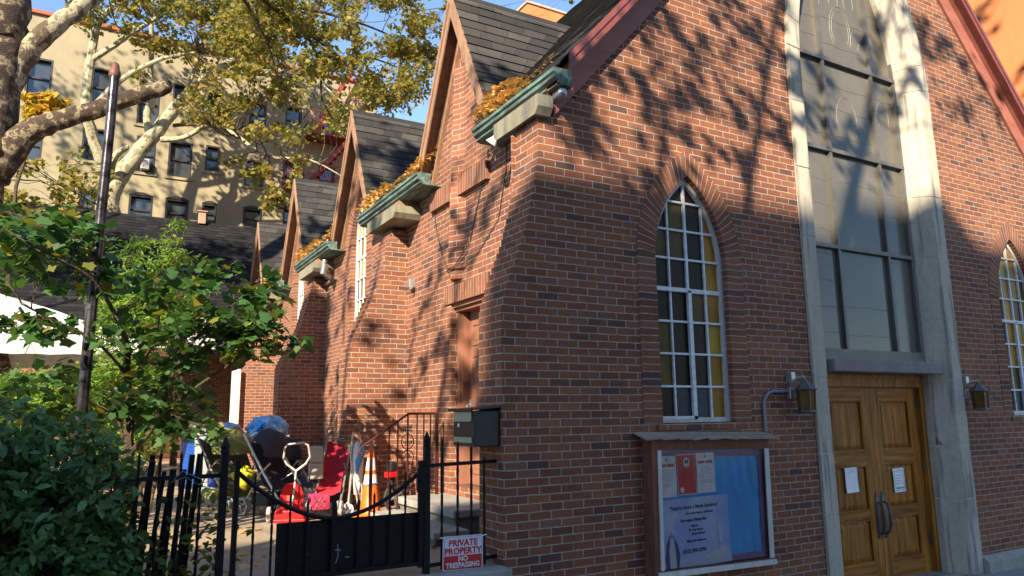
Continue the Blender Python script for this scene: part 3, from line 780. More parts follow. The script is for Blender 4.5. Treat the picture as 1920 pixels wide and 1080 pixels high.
# dormer gables
for gi,g in enumerate(GC):
    gr=MB(); X0=.245; nrow=15; row=100+gi*40
    for side in (-1,1):
        sl=math.hypot(GH,GTOP-GBOT); 
        for r in range(nrow):
            za=GBOT-.04+(GTOP-GBOT+.04)*r/nrow; zb=GBOT-.04+(GTOP-GBOT+.04)*(r+1)/nrow
            xa=.12+(za-4.66)/1.12+.04; xb=.12+(zb-4.66)/1.12+.04
            xa=max(xa,X0+.05)
            strip(gr,(X0,g+side*ghw(za),za),(xa,g+side*ghw(za),za),(X0,g+side*ghw(zb),zb),(max(xb,X0+.02),g+side*ghw(zb),zb),row+r+(20 if side>0 else 0),X0,xa)
    # ridge cap
    gr.add([(X0,g-.07,GTOP-.12),(X0,g,GTOP+.022),(2.15,g,GTOP+.022),(2.15,g-.07,GTOP-.12),(X0,g+.07,GTOP-.12),(2.15,g+.07,GTOP-.12)],[(0,1,2,3),(1,4,5,2)],0,[[(0,0.3),(.2,.3),(.2,.6),(0,.6)]]*2)
    go=gr.build('dormer_roof',SH,church)
    # boarded underside + barge board
    bb=MB()
    for side in (-1,1):
        ofs=[]
        # slab below shingles: from wall XW to X0
        a=(g+side*(ghw(GBOT-.10)),GBOT-.10); b=(g,GTOP-.006)
        d=.055; ddz=d*math.hypot(GH,GTOP-GBOT)/GH
        prof=[a,b,(g,b[1]-ddz*.5-.05),(a[0]-side*.045,a[1]-.01)]
        bb.prism(prof,'x',X0+.004,XW+.0)
        # mouldings on the barge face
        def off(t): # line offset inward by t
            return [(a[0]-side*t*1.06,a[1]),(g,b[1]-t*2.5)]
        for t0,t1,xf in ((0.0,.05,X0-.03),(.05,.125,X0-.012),(.125,.165,XW-.05)):
            p=[off(t0)[0],off(t0)[1],off(t1)[1],off(t1)[0]]
            if xf>X0+.05: bb.prism(p,'x',xf,XW-.002)
            else: bb.prism(p,'x',xf,X0+.004)
    bb.build('barge_board',BRN,church)
# brick prow and soldier corbels on the first gable
m=MB(); m.add([(XW,2.32,3.32),(XW-.14,2.54,3.32),(XW,2.76,3.32),(XW,2.40,5.95),(XW-.06,2.54,5.95),(XW,2.68,5.95)],[(0,1,2),(3,5,4),(0,3,4,1),(1,4,5,2)])
m.prism([(XW,2.40),(XW-.11,2.54),(XW,2.68)],'z',3.2,3.32); m.build('brick_prow',BR,church)
for a,b in ((1.70,2.45),(2.72,3.30)):
    m=MB(); s=0
    m.add([(XW-.06,a,4.22),(XW-.06,b,4.22),(XW-.06,b,4.46),(XW-.06,a,4.46)],[(0,1,2,3)],0,[[(.005,a),(.005,b),(.255,b),(.255,a)]])
    m.add([(XW-.06,a,4.22),(XW-.06,b,4.22),(XW,b,4.22),(XW,a,4.22)],[(0,1,2,3)],0,[[(.02,a),(.02,b),(.1,b),(.1,a)]])
    m.add([(XW-.06,a,4.46),(XW-.06,b,4.46),(XW,b,4.46),(XW,a,4.46)],[(0,1,2,3)],0,[[(.02,a),(.02,b),(.1,b),(.1,a)]])
    for y in (a,b): m.add([(XW-.06,y,4.22),(XW,y,4.22),(XW,y,4.46),(XW-.06,y,4.46)],[(0,1,2,3)],0,[[(.02,0),(.02,.06),(.24,.06),(.24,0)]])
    m.build('soldier_course',BRV,church)
a,b=1.72,2.92
m=MB(); m.add([(XW-.02,a,2.935),(XW-.02,b,2.935),(XW-.02,b,3.15),(XW-.02,a,3.15)],[(0,1,2,3)],0,[[(.005,a),(.005,b),(.255,b),(.255,a)]])
m.add([(XW-.02,a,3.15),(XW-.02,b,3.15),(XW,b,3.15),(XW,a,3.15)],[(0,1,2,3)],0,[[(.02,a),(.02,b),(.04,b),(.04,a)]])
m.add([(XW-.02,a,2.935),(XW-.02,b,2.935),(XW+.2,b,2.935),(XW+.2,a,2.935)],[(0,1,2,3)],0,[[(.02,a),(.02,b),(.24,b),(.24,a)]]); m.build('door_soldier_lintel',BRV,church)
# side door
m=MB(); m.box((XW+.12,1.86,.80),(XW+.29,1.95,2.93)); m.box((XW+.12,2.67,.80),(XW+.29,2.76,2.93)); m.box((XW+.07,1.86,2.84),(XW+.29,2.76,2.93)); m.box((XW+.03,1.86,2.885),(XW+.07,2.76,2.93))
m.box((XW+.09,2.70,.80),(XW+.12,2.76,2.85)); sdf=m.build('side_door_frame',DRD,church)
m=MB(); xd=XW+.22; m.box((xd,1.95,.80),(xd+.05,2.67,2.84))
for (a,b,c,d) in ((2.02,2.28,2.42,2.68),(2.34,2.60,2.42,2.68),(2.02,2.28,1.30,2.30),(2.34,2.60,1.30,2.30),(2.02,2.28,.92,1.2),(2.34,2.60,.92,1.2)):
    m.box((xd-.012,a,c),(xd,b,c+.02)); m.box((xd-.012,a,d-.02),(xd,b,d)); m.box((xd-.012,a,c+.02),(xd,a+.02,d-.02)); m.box((xd-.012,b-.02,c+.02),(xd,b,d-.02)); m.box((xd-.006,a+.06,c+.06),(xd,b-.06,d-.06))
sd=m.build('side_door',DRD,church)
m=MB(); m.bbox((xd-.03,2.60,1.55),(xd-.012,2.65,1.78),.004); m.tube([(xd-.012,2.62,1.72),(xd-.07,2.62,1.71),(xd-.07,2.62,1.60),(xd-.012,2.62,1.59)],.009,8); m.build('door_handle',STEEL,sd)
m=MB(); m.box((XW-.02,1.80,.685),(XW+.3,2.82,.798)); m.build('door_step',BR,church)
# front rakes
def rake(side):
    X=lambda x: x if side<0 else 2*XC-x
    def sl(x,off): return zmain(x)+off
    fr=MB(); x0,x1=.29,XC
    # frieze board on the wall
    fr.prism([(X(x0-.10),sl(x0-.10,-.10)),(X(x1),sl(x1,-.10)),(X(x1),sl(x1,-.47)),(X(x0-.10),sl(x0-.10,-.47))],'y',-.035,-.0005)
    fr.prism([(X(x0+.0),sl(x0,-.09)),(X(x1),sl(x1,-.09)),(X(x1),sl(x1,-.135)),(X(x0),sl(x0,-.135))],'y',-.175,-.0355)
    o=fr.build('rake_frieze',PINK,church)
    tr=MB(); tr.prism([(X(x0-.03),sl(x0-.03,.004)),(X(x1),sl(x1,.004)),(X(x1),sl(x1,-.075)),(X(x0-.03),sl(x0-.03,-.075))],'y',-.205,-.1765)
    tr.prism([(X(x0-.03),sl(x0-.03,-.078)),(X(x1),sl(x1,-.078)),(X(x1),sl(x1,-.17)),(X(x0-.03),sl(x0-.03,-.17))],'y',-.193,-.1765)
    tr.build('rake_board',RAKE,church)
rake(-1); rake(1)
m=MB(); m.box((.14,-.17,4.505),(.30,-.002,4.63)); m.build('eave_return',BRN,church)
# pipe stub and torn flashing by the corner
m=MB(); m.tube([(.20,-.05,4.43),(.20,-.17,4.44)],.045,14); m.tube([(.20,-.17,4.44),(.20,-.20,4.442)],[.048,.025],14); m.build('pipe_stub',STEEL,church,smooth=True)

# ============================================================ FITTINGS ON THE FRONT
def wall_lantern(x,label,box_x):
    t=empty('wall_lantern',(x,-.16,1.60),label,'wall lamp','wall lanterns beside the church door')
    m=MB(); c=(x,-.16,0)
    m.lathe([(.002,1.93),(.02,1.915),(.10,1.83),(.115,1.815),(.10,1.805)],6,c); m.lathe([(.085,1.61),(.095,1.60),(.095,1.585),(.03,1.575)],6,c)
    for k in range(6):
        a=2*math.pi*k/6; m.bar((x+.092*math.cos(a),-.16+.092*math.sin(a),1.81),(x+.082*math.cos(a),-.16+.082*math.sin(a),1.60),.010)
    m.build('lantern_frame',LEADC,t)
    g=MB(); g.lathe([(.086,1.808),(.076,1.605)],6,c); g.build('amber_pane',[glass_mat('lantern_amber',(.16,.08,.015),.25)],t)
    a=MB(); a.tube([(x,-.16,1.92),(x-.02,-.16,1.95),(x-.06,-.10,1.93),(x-.07,-.03,1.86)],.012,6); a.bbox((x-.10,-.05,1.72),(x-.03,0,1.84),.006); a.bbox((x-.09,-.07,1.90),(x-.03,0,2.0),.004); a.build('bracket',STEEL,t)
    return t
wall_lantern(3.13,'amber paned wall lantern left of the door portal, fed by a bent conduit','l')
wall_lantern(6.34,'amber paned wall lantern right of the door portal without a conduit','r')
m=MB(); m.tube([(2.66,-.022,1.40),(2.66,-.022,1.66),(2.68,-.022,1.73),(2.73,-.022,1.78),(2.80,-.022,1.80),(3.05,-.022,1.80)],.016,8)
tag(m.build('conduit',simple('grey_conduit',(.22,.23,.26),.5,.2),smooth=True),'bent grey conduit running from the notice board up to the lantern','conduit')
m=MB(); m.bbox((6.27,-.06,1.2),(6.31,-.035,1.3),.004)
# door bell / latch on the inner jamb
bell=MB(); bell.bbox((5.83,.13,1.16),(5.86,.19,1.26),.004); bell.tube([(5.85,.15,1.20),(5.82,.09,1.20),(5.80,.07,1.17)],.009,6)
tag(bell.build('hold_open_hook',LEADC),'small dark metal hook fixed to the stone door jamb','hook')
# twig stuck in a mortar joint
m=MB(); m.tube([(.78,-.002,1.86),(.80,-.05,1.85),(.83,-.09,1.87)],.004,5); m.tube([(.80,-.05,1.85),(.86,-.06,1.865)],.003,5)
tag(m.build('wall_hook',LEADC),'tiny dark hook sticking out of the brick left of the window','hook')

# ---- notice board
NBX0,NBX1,NBZ0,NBZ1=1.06,2.54,.20,1.36
nb=empty('notice_board',((NBX0+NBX1)/2,-.07,NBZ0),'glazed wooden notice board with peeling paint and a little warped roof under the window','notice board')
Mr=Matrix.Translation((NBX0,0,NBZ0))@Matrix.Rotation(R_(1.2),4,'Y')@Matrix.Translation((-NBX0,0,-NBZ0))
m=MB()
for a,b in (((NBX0,-.13,NBZ0),(NBX0+.06,0,NBZ1)),((NBX1-.06,-.13,NBZ0),(NBX1,0,NBZ1)),((NBX0+.06,-.128,NBZ1-.09),(NBX1-.06,0,NBZ1-.001))): m.box(a,b,0,Mr)
m.box((NBX0+.06,-.128,NBZ0),(NBX1-.06,0,NBZ0+.05),0,Mr); m.build('case',BRNW,nb)
m=MB()
for a,b in (((NBX0+.06,-.145,NBZ0+.05),(NBX0+.095,-.13,NBZ1-.09)),((NBX1-.075,-.145,NBZ0+.05),(NBX1-.02,-.1305,NBZ1-.09)),((NBX0+.03,-.155,NBZ0-.01),(NBX1,-.1305,NBZ0+.035))): m.box(a,b,0,Mr)
m.build('glazed_door_frame',WHTP,nb)
m=MB(); rs=random.Random(3)
nx=9
for i in range(nx):
    xa=NBX0-.10+(NBX1-NBX0+.2)*i/nx; xb=NBX0-.10+(NBX1-NBX0+.2)*(i+1)/nx-.004
    dz=rs.uniform(-.008,.008); yy=-.175+rs.uniform(-.025,.01)
    m.add([Mr@Vector(v) for v in [(xa,yy,NBZ1+.0+dz),(xb,yy-.005,NBZ1+.005-dz),(xb,.0,NBZ1+.055),(xa,.0,NBZ1+.052),(xa,yy,NBZ1+.014+dz),(xb,yy-.005,NBZ1+.018-dz),(xb,.0,NBZ1+.07),(xa,.0,NBZ1+.066)]],[(0,3,2,1),(4,5,6,7),(0,1,5,4),(1,2,6,5),(2,3,7,6),(3,0,4,7)])
m.build('roof_board',GRYW,nb)
# satin backing with soft folds
m=MB(); nx,nz=60,36; vs=[];
x0,x1,z0,z1=NBX0+.065,NBX1-.062,NBZ0+.055,NBZ1-.095
for j in range(nz+1):
    for i in range(nx+1):
        u=i/nx;v=j/nz; x=x0+(x1-x0)*u; z=z0+(z1-z0)*v
        d=.006*math.sin((x*2.2+z*1.3)*22+3*math.sin(z*9))*max(0,u-.45)*2+.004*math.sin(z*60+x*25)*max(0,u-.6)
        vs.append(Mr@Vector((x,-.085-d,z)))
m.add(vs,[(j*(nx+1)+i,j*(nx+1)+i+1,(j+1)*(nx+1)+i+1,(j+1)*(nx+1)+i) for j in range(nz) for i in range(nx)])
SATIN=simple('blue_satin',(.07,.46,1.0),.35,0,.12,3,.0)
m.build('satin_backing',SATIN,nb,smooth=True)
RIB=simple('pink_trim',(.42,.16,.30),.6)
m=MB()
for k in range(3):
    o_=.012+.018*k
    m.box((x0,-.102,z1-o_-.012),(x1,-.098,z1-o_),0,Mr); m.box((x1-o_-.012,-.102,z0+.06),(x1-o_,-.098,z1-.06),0,Mr); m.box((x0,-.102,z0+o_-.006),(x1,-.098,z0+o_+.006),0,Mr)
m.build('ribbon_border',RIB,nb)
def sheetM(x,y,z,tilt=0):
    return Mr@Matrix.Translation((x,y,z))@Matrix.Rotation(R_(tilt),4,'Y')@Matrix.Rotation(R_(90),4,'X')
def sheet(name,x,y,z,w,h,tilt,matl,label,cat,content,group=None,Mx=None):
    M=Mx or sheetM(x,y,z,tilt)
    t=empty(name,M@Vector((0,0,0)),label,cat,group)
    m=MB(); n=6; vs=[]
    for j in range(n+1):
        for i in range(3): vs.append(M@Vector((w*(i/2-.5),h*(j/n-.5),.0015*math.sin(j*1.3+x*9)+(.004 if j==0 and i==2 else 0))))
    m.add(vs,[(j*3+i,j*3+i+1,(j+1)*3+i+1,(j+1)*3+i) for j in range(n) for i in range(2)]); m.build('sheet',matl,t,recalc=False)
    for (txt,sz,dx,dy,mt,part) in content:
        if isinstance(txt,str): text_mb(txt,sz,M@Matrix.Translation((dx,dy,.003)),extrude=.0003).build(part,mt,t)
        else: # rule lines
            mm=MB()
            for (a,b,c,d) in txt: mm.box((a,b,.0022),(c,d,.0028),0,M)
            mm.build(part,mt,t)
    return t
def lines(w,ys,rs=random.Random(8)): return [(-w/2*rs.uniform(.6,1),y,w/2*rs.uniform(.6,1),y+.003) for y in ys]
def crest(y): 
    return [(-.010,y,.010,y+.006),(-.013,y+.006,.013,y+.018),(-.009,y+.018,.009,y+.026)]
G_='papers pinned in the notice board'
for k,(x,z,ti,lab) in enumerate(((1.245,1.035,-1.5,'white letter headed NEW HERE at the far left of the notice board'),(1.715,1.06,-1.5,'white letter headed NEW HERE pinned right of the red flyer'))):
    sheet('notice_sheet',x,-.104,z,.225,.36,ti,PAPER,lab,'paper',[('NEW HERE?',.034,0,.085,INKR,'heading'),(lines(.18,[.05,.03,.01,-.005,-.02,-.04,-.07,-.085]),0,0,0,INKG,'text_lines'),(crest(.135),0,0,0,INKG,'crest')],G_)
t=sheet('flyer',1.48,-.104,1.05,.225,.36,-1.5,PAPER,'red flyer with a round white M emblem between the two white letters','paper',[],G_)
Mf=sheetM(1.48,-.104,1.05,-1.5)
m=MB(); m.box((-.105,-.172,.0035),(.105,.172,.0042),0,Mf); m.build('red_field',REDP,t)
m=MB(); m.add([Mf@Vector((.042*math.cos(a),.105+.047*math.sin(a),.0055)) for a in np.linspace(0,2*math.pi,25)[:-1]],[list(range(24))]); m.add([Mf@Vector((-.065+.022*math.cos(a),-.135+.026*math.sin(a),.0055)) for a in np.linspace(0,2*math.pi,25)[:-1]],[list(range(24))]); m.build('round_emblem',PAPER,t,recalc=False)
m=text_mb('M',.052,Mf@Matrix.Translation((0,.095,.0065)),extrude=.0003); m=text_mb('U',.022,Mf@Matrix.Translation((0,.066,.0065)),extrude=.0003,m=m)
m.tube([Mf@Vector((.037*math.cos(a),.105+.042*math.sin(a),.0065)) for a in np.linspace(0,2*math.pi,25)],.0015,4); m.build('emblem_letter',INK,t)
m=MB()
for a,b,c,d in lines(.15,[.035,.02,-.0,-.02,-.035,-.05]): m.box((a,b,.0052),(c,d,.0058),0,Mf)
m.build('text_lines',INKR,t)
# big poster
def poster_mat():
    m,nt,b=mat('sky_print'); P=pos(nt); n=noise(nt,2.6,P,6,.6); n2=noise(nt,9,P,5,.6)
    c=ramp(nt,n,[(.3,(.30,.42,.90)),(.5,(.45,.56,.93)),(.62,(.62,.75,.96)),(.75,(.85,.90,.97))])
    sep=N(nt,'ShaderNodeSeparateXYZ'); L(nt,P,sep.inputs[0])
    f=N(nt,'ShaderNodeMapRange'); f.inputs['From Min'].default_value=.50; f.inputs['From Max'].default_value=.34; L(nt,math_(nt,'ADD',sep.outputs[2],math_(nt,'MULTIPLY',n2,.14)),f.inputs['Value'])
    c=mix(nt,math_(nt,'MULTIPLY',f.outputs[0],.6),c,(.62,.68,.82))
    L(nt,c,b.inputs['Base Color']); b.inputs['Roughness'].default_value=.5; return m
PW,PHT=.84,.60; px_,pz_=1.565,.545
t=sheet('poster',px_,-.106,pz_,PW,PHT,-2.,poster_mat(),'large sky blue parish poster with a robed figure and a dove in the notice board','poster',[
 ('"Espíritu Santo y María Santísima"',.043,.0,.205,INK,'title'),('(The United Mission of Blessed)',.026,.05,.155,INK,'subtitle'),
 ('Parroquia Obispo San',.036,-.02,.095,INK,'text_line'),('Vicarios:',.026,-.01,.045,INK,'text_line'),('Ph. Luis Ramos',.028,0,.010,INK,'text_line'),('Robert Rivera',.028,.03,-.025,INK,'text_line'),
 ('Misas los domingos',.030,.0,-.085,INK,'text_line'),('(212) 595-2590',.045,-.03,-.175,INK,'phone_number')],G_)
Mp=sheetM(px_,-.106,pz_,-2.)
ROBE=plain('robe_blue',(.03,.10,.30),.6); CLO=plain('cloud_white',(.70,.72,.82),.6)
def flat(name,pts,d,mt): 
    m=MB(); m.add([Mp@Vector((a,b,d)) for a,b in pts],[list(range(len(pts)))]); m.build(name,mt,t,recalc=False)
flat('figure_robe',[(-.365,-.29),(-.375,-.20),(-.35,-.08),(-.315,-.02),(-.29,.02),(-.265,-.02),(-.225,-.09),(-.205,-.17),(-.215,-.26),(-.23,-.29)],.0035,ROBE)
flat('figure_gown',[(-.325,-.292),(-.33,-.15),(-.31,-.03),(-.29,-.0),(-.27,-.03),(-.255,-.15),(-.25,-.292)],.0045,CLO)
flat('figure_face',[(-.29+.014*math.cos(a),-.012+.02*math.sin(a)) for a in np.linspace(0,6,12)],.0055,SKIN)
flat('dove',[(.08,-.235),(.17,-.20),(.22,-.14),(.24,-.20),(.30,-.15),(.355,-.16),(.34,-.24),(.27,-.285),(.20,-.25),(.13,-.245)],.0035,CLO)
flat('wing',[(.27,.02),(.29,.09),(.31,.0),(.32,-.10),(.28,-.14)],.0038,CLO)
GLZ=bpy.data.materials.new('cabinet_glass'); GLZ.use_nodes=True
nt=GLZ.node_tree; b=nt.nodes['Principled BSDF']; b.inputs['Roughness'].default_value=.03; b.inputs['Base Color'].default_value=(1,1,1,1)
tr=N(nt,'ShaderNodeBsdfTransparent'); ms=N(nt,'ShaderNodeMixShader'); fr_=N(nt,'ShaderNodeFresnel'); fr_.inputs[0].default_value=1.45
gl=N(nt,'ShaderNodeBsdfGlossy'); gl.inputs['Roughness'].default_value=.03
L(nt,fr_.outputs[0],ms.inputs[0]); L(nt,tr.outputs[0],ms.inputs[1]); L(nt,gl.outputs[0],ms.inputs[2]); L(nt,ms.outputs[0],nt.nodes['Material Output'].inputs[0])
m=MB(); m.add([Mr@Vector(v) for v in ((NBX0+.09,-.134,NBZ0+.045),(NBX1-.07,-.134,NBZ0+.045),(NBX1-.07,-.134,NBZ1-.085),(NBX0+.09,-.134,NBZ1-.085))],[(0,1,2,3)]); m.build('glass_pane',GLZ,nb)
# papers on the doors
def dM(x,z,ti): return Matrix.Translation((x,.296,z))@Matrix.Rotation(R_(ti),4,'Y')@Matrix.Rotation(R_(90),4,'X')
sheet('door_notice',4.36,0,.80,.216,.279,0,PAPER,'plain white sheet taped to the left oak door leaf','paper',[([(-.05,.115,.05,.118),(-.03,.10,.03,.103),(-.06,.088,.06,.091)],0,0,0,INKG,'text_lines')],'notices taped to the oak doors',dM(4.36,.81,-1.5))
sheet('door_notice',5.24,0,.76,.216,.279,0,PAPER,'white sheet with a printed border taped to the right oak door leaf','paper',[([(-.09,.105,.09,.108),(-.09,-.118,.09,-.115),(-.09,-.118,-.087,.108),(.087,-.118,.09,.108)],0,0,0,INK,'printed_border'),([(-.07,.05,.07,.056),(-.07,.02,.07,.026),(-.055,-.01,.055,-.004),(-.075,-.04,.075,-.034)],0,0,0,INKG,'text_lines'),('THANK YOU',.026,0,-.10,INK,'closing_line')],'notices taped to the oak doors',dM(5.24,.765,-1.5))

# ============================================================ SIDE OF THE CHURCH
# mailbox on the pier
mb=empty('mailbox',(-.47,.23,1.33),'black metal mailbox with a cream slot and open lid on the brick corner pier','mailbox')
m=MB(); m.bbox((-.60,.03,1.345),(-.362,.42,1.63),.008); m.build('box_body',BLKP,mb)
m=MB(); m.add([(-.63,.01,1.635),(-.362,.01,1.655),(-.362,.44,1.655),(-.63,.44,1.635),(-.63,.01,1.648),(-.362,.01,1.67),(-.362,.44,1.67),(-.63,.44,1.648)],[(0,3,2,1),(4,5,6,7),(0,1,5,4),(1,2,6,5),(2,3,7,6),(3,0,4,7)]); m.tube([(-.63,.01,1.64),(-.63,.44,1.64)],.012,8); m.build('lid',BLKP,mb)
CRM=plain('cream_metal',(.42,.38,.27),.5)
m=MB(); m.bbox((-.612,.06,1.56),(-.600,.39,1.625),.003); m.bbox((-.618,.06,1.545),(-.600,.39,1.56),.003); m.bbox((-.610,.06,1.375),(-.600,.39,1.42),.003); m.build('slot_plate',CRM,mb)
m=MB(); m.box((-.602,.30,1.50),(-.6005,.33,1.53)); m.build('sticker',PAPER,mb)
# floodlight under the first gutter
fl=empty('floodlight',(.13,.93,4.42),'white floodlight bulb hung under the end of the front gutter','floodlight')
m=MB(); m.lathe([(.0,.0),(.035,.0),(.042,-.05),(.05,-.08),(.085,-.15),(.088,-.165),(.075,-.165)],16); m.build('lamp_housing',WPL,fl,loc=(0,0,0),rot=(R_(28),R_(28),0),smooth=True); fl.scale=(.72,.72,.72)
m=MB(); m.lathe([(.001,-.158),(.078,-.160),(.078,-.163),(.001,-.168)],16); m.build('lamp_face',plain('lamp_lens',(.8,.8,.8),.2),fl,loc=(0,0,0),rot=(R_(28),R_(28),0),smooth=True)
m=MB(); m.tube([(0,0,0.06),(0,0,0)],.02,8); m.build('mount',STEEL,fl,loc=(0,0,0))
# junction box and cables
jb=empty('junction_box',(XW-.04,4.0,3.35),'small grey junction box on the side wall beside the first buttress','junction box')
m=MB(); m.bbox((XW-.09,3.90,3.32),(XW,4.0,3.44),.008); m.build('box_body',STEEL,jb); m=MB(); m.tube([(XW-.05,3.89,3.33),(XW-.10,3.87,3.28)],.02,8); m.build('nozzle',STEEL,jb)
m=MB(); m.tube([(XW-.012,3.30,4.46),(XW-.012,3.2,4.0),(XW-.012,3.0,3.6),(XW-.02,2.78,3.33),(XW-.13,2.60,3.30),(XW-.15,2.5,3.32),(XW-.10,2.44,3.34),(XW-.012,2.2,3.6),(XW-.012,1.95,4.1),(XW-.012,1.7,4.45)],.006,5)
tag(m.build('cable',DRUB),'thin cable looped loosely down the gable wall above the side door','cable')
m=MB(); m.tube([(XW-.012,1.3,4.5),(XW-.012,1.32,4.2),(XW-.012,1.5,3.7),(XW-.012,2.0,3.42),(XW-.06,2.35,3.34)],.005,5)
tag(m.build('cable',DRUB),'thin cable hanging from the front gutter towards the side door','cable')
# drain pipes at the second gutter
dp=MB(); dp.tube([(.22,7.75,4.42),(.20,7.76,4.25),(.30,7.8,4.12),(.42,7.9,4.10)],.05,10); dp.tube([(.18,7.6,4.30),(.16,7.62,4.16),(.28,7.7,4.10)],.06,10); dp.tube([(.42,7.7,4.10),(.42,8.35,4.08)],.035,8)
tag(dp.build('drain_pipe',STEEL,smooth=True),'grey elbow drain pipes under the second gutter beside a buttress','drain pipe')

# ---- steps and handrail
m=MB(); m.bbox((-.17,1.34,.615),(.449,2.90,.69),.012); m.box((-.13,1.38,.40),(.449,2.87,.615),1)
m.bbox((-.50,1.05,.485),(-.135,2.90,.55),.012); m.box((-.46,1.09,.40),(-.132,2.87,.485),1)
st=m.build('entrance_steps',[CONC,stone_material('rough_concrete',(.10,.095,.08),(.20,.185,.16),False)]); tag(st,'two worn concrete steps up to the brown side door','steps')
hr=empty('handrail',(-.1,2.82,.42),'black wrought iron handrail with a scroll panel beside the side door steps','handrail')
YR=2.82
def rz(x): return 1.62 if x>-.06 else 1.62+(x+.06)*.66
m=MB()
m.tube([(.31,YR,1.62),(-.06,YR,1.62),(-.2,YR,rz(-.2)),(-.4,YR,rz(-.4)),(-.58,YR,rz(-.58)),(-.63,YR,1.235),(-.645,YR,1.19),(-.625,YR,1.155),(-.60,YR,1.17),(-.605,YR,1.20)],.014,8); m.build('top_rail',IRONR,hr)
m=MB(); m.bar((-.50,YR,.42),(-.50,YR,rz(-.5)),.032); m.build('newel_post',IRONR,hr)
m=MB(); m.bar((.30,YR,.69),(.30,YR,1.61),.028); m.build('newel_post',IRONR,hr)
m=MB(); m.bar((-.50,YR,.50),(-.37,YR,.50),.018); m.bar((-.10,YR,.76),(.3,YR,.76),.018); m.build('bottom_rail',IRONR,hr)
for x in (-.40,-.29,-.185,.05,.135,.22):
    m=MB(); m.bar((x,YR,.50 if x<-.38 else (.55 if x<-.15 else .75)),(x,YR,rz(x)-.01),.013); m.build('baluster',IRONR,hr)
m=MB(); xs_=-.065; m.bar((xs_,YR,.82),(xs_,YR,1.61),.015)
for zc in (1.30,1.12):
    m.tube([(xs_+.075*math.cos(a),YR,zc+.085*math.sin(a)) for a in np.linspace(0,2*math.pi,21)],.006,5)
for zc,sg in ((1.47,1),(1.42,-1),(.98,1),(.94,-1),(1.30,1),(1.12,-1)):
    for s in (-1,1):
        m.tube([(xs_+s*(.012+.05*(1-t)**.5*abs(math.sin(t*4.4+.3))),YR,zc+sg*.06*(t-.3)*math.cos(t*3)) for t in np.linspace(0,1,12)],.005,5)
m.build('scroll_panel',IRONR,hr)

# ============================================================ FENCE AND GATE
YF_=.10
def picket(mb_,x,z0,z1,w=.016,tw=True,y=YF_):
    n=14 if tw else 1; vs=[];fs=[]
    seg=n
    for i in range(seg+1):
        z=z0+(z1-z0)*i/seg; ang=(i/seg*4*math.pi if tw and .15<i/seg<.85 else 0)+math.pi/4
        for k in range(4):
            a=ang+k*math.pi/2; vs.append((x+w*.72*math.cos(a),y+w*.72*math.sin(a),z))
    for i in range(seg):
        for k in range(4): fs.append((i*4+k,i*4+(k+1)%4,(i+1)*4+(k+1)%4,(i+1)*4+k))
    fs.append((3,2,1,0)); b=seg*4; vs.append((x,y,z1+.03)); 
    for k in range(4): fs.append((b+k,b+(k+1)%4,b+4))
    mb_.add(vs,fs); return mb_
def gatepost(x,label,zt=1.36,w=.048):
    t=empty('gate_post',(x,YF_,ZY),label,'gate post','black iron gate posts')
    m=MB(); m.bbox((x-w/2,YF_-w/2,.30),(x+w/2,YF_+w/2,zt),.003); m.build('post_shaft',IRON,t)
    m=MB(); m.lathe([(.026,0),(.034,.012),(.026,.024),(.032,.045),(.030,.055),(.002,.12)],8,(x,YF_,zt)); m.build('finial',IRON,t)
gatepost(-2.455,'black iron gate post with pointed cap on the hinge side by the walkway')
gatepost(-.975,'black iron gate post with pointed cap beside the sign panel')
fp=empty('fence_panel',(-.66,YF_,ZY),'short black iron fence panel between the gate post and the brick pier','fence')
m=MB(); m.bar((-.95,YF_,1.215),(-.365,YF_,1.225),.016,0,.028); m.build('top_rail',IRON,fp)
m=MB(); m.bar((-.95,YF_,.475),(-.365,YF_,.485),.016,0,.028); m.build('bottom_rail',IRON,fp)
for x,zt in ((-.845,1.40),(-.71,1.37),(-.59,1.36),(-.475,1.24)):
    picket(MB(),x,.435,zt).build('picket',IRON,fp)
fp=empty('fence_panel',(-3.3,YF_,ZY),'long black iron fence panel running into the hedge left of the gate','fence')
m=MB(); m.bar((-2.48,YF_,1.215),(-5.6,YF_,1.215),.016,0,.028); m.build('top_rail',IRON,fp)
m=MB(); m.bar((-2.48,YF_,.475),(-5.6,YF_,.475),.016,0,.028); m.build('bottom_rail',IRON,fp)
for i in range(24):
    x=-2.60-.125*i; picket(MB(),x,.435,1.36).build('picket',IRON,fp)
gt=empty('gate',(-1.7,YF_,ZY),'black iron garden gate with a dipping top rail and a solid lower sheet','gate')
gx0,gx1=-2.37,-1.025
def garc(x): 
    t=(x-(gx0+gx1)/2)/((gx1-gx0)/2); return .875+.30*abs(t)**1.9+ (.06 if x<-1.7 else 0)*abs(t)
m=MB(); m.tube([(x,YF_,garc(x)) for x in np.linspace(gx0,gx1,25)],.016,8); m.build('curved_top_rail',IRON,gt,smooth=True)
m=MB()
for x in (gx0,gx1): m.bar((x,YF_,.47),(x,YF_,garc(x)+.08),.034)
m.bar((gx0,YF_,.50),(gx1,YF_,.50),.03); m.build('gate_frame',IRON,gt)
for x in np.linspace(gx0,gx1,12)[1:-1]:
    if abs(x+1.69)<.07: continue
    picket(MB(),x,.50,garc(x)+.075,.014).build('picket',IRON,gt)
m=MB(); m.bar((-1.69,YF_,.47),(-1.69,YF_,garc(-1.69)+.06),.036); m.lathe([(.024,0),(.018,.05),(.002,.07)],8,(-1.69,YF_,garc(-1.69)+.06)); m.build('centre_bar',IRON,gt)
m=MB(); m.box((-2.09,YF_+.016,.50),(gx1,YF_+.019,.870)); m.build('solid_sheet',IRON,gt)
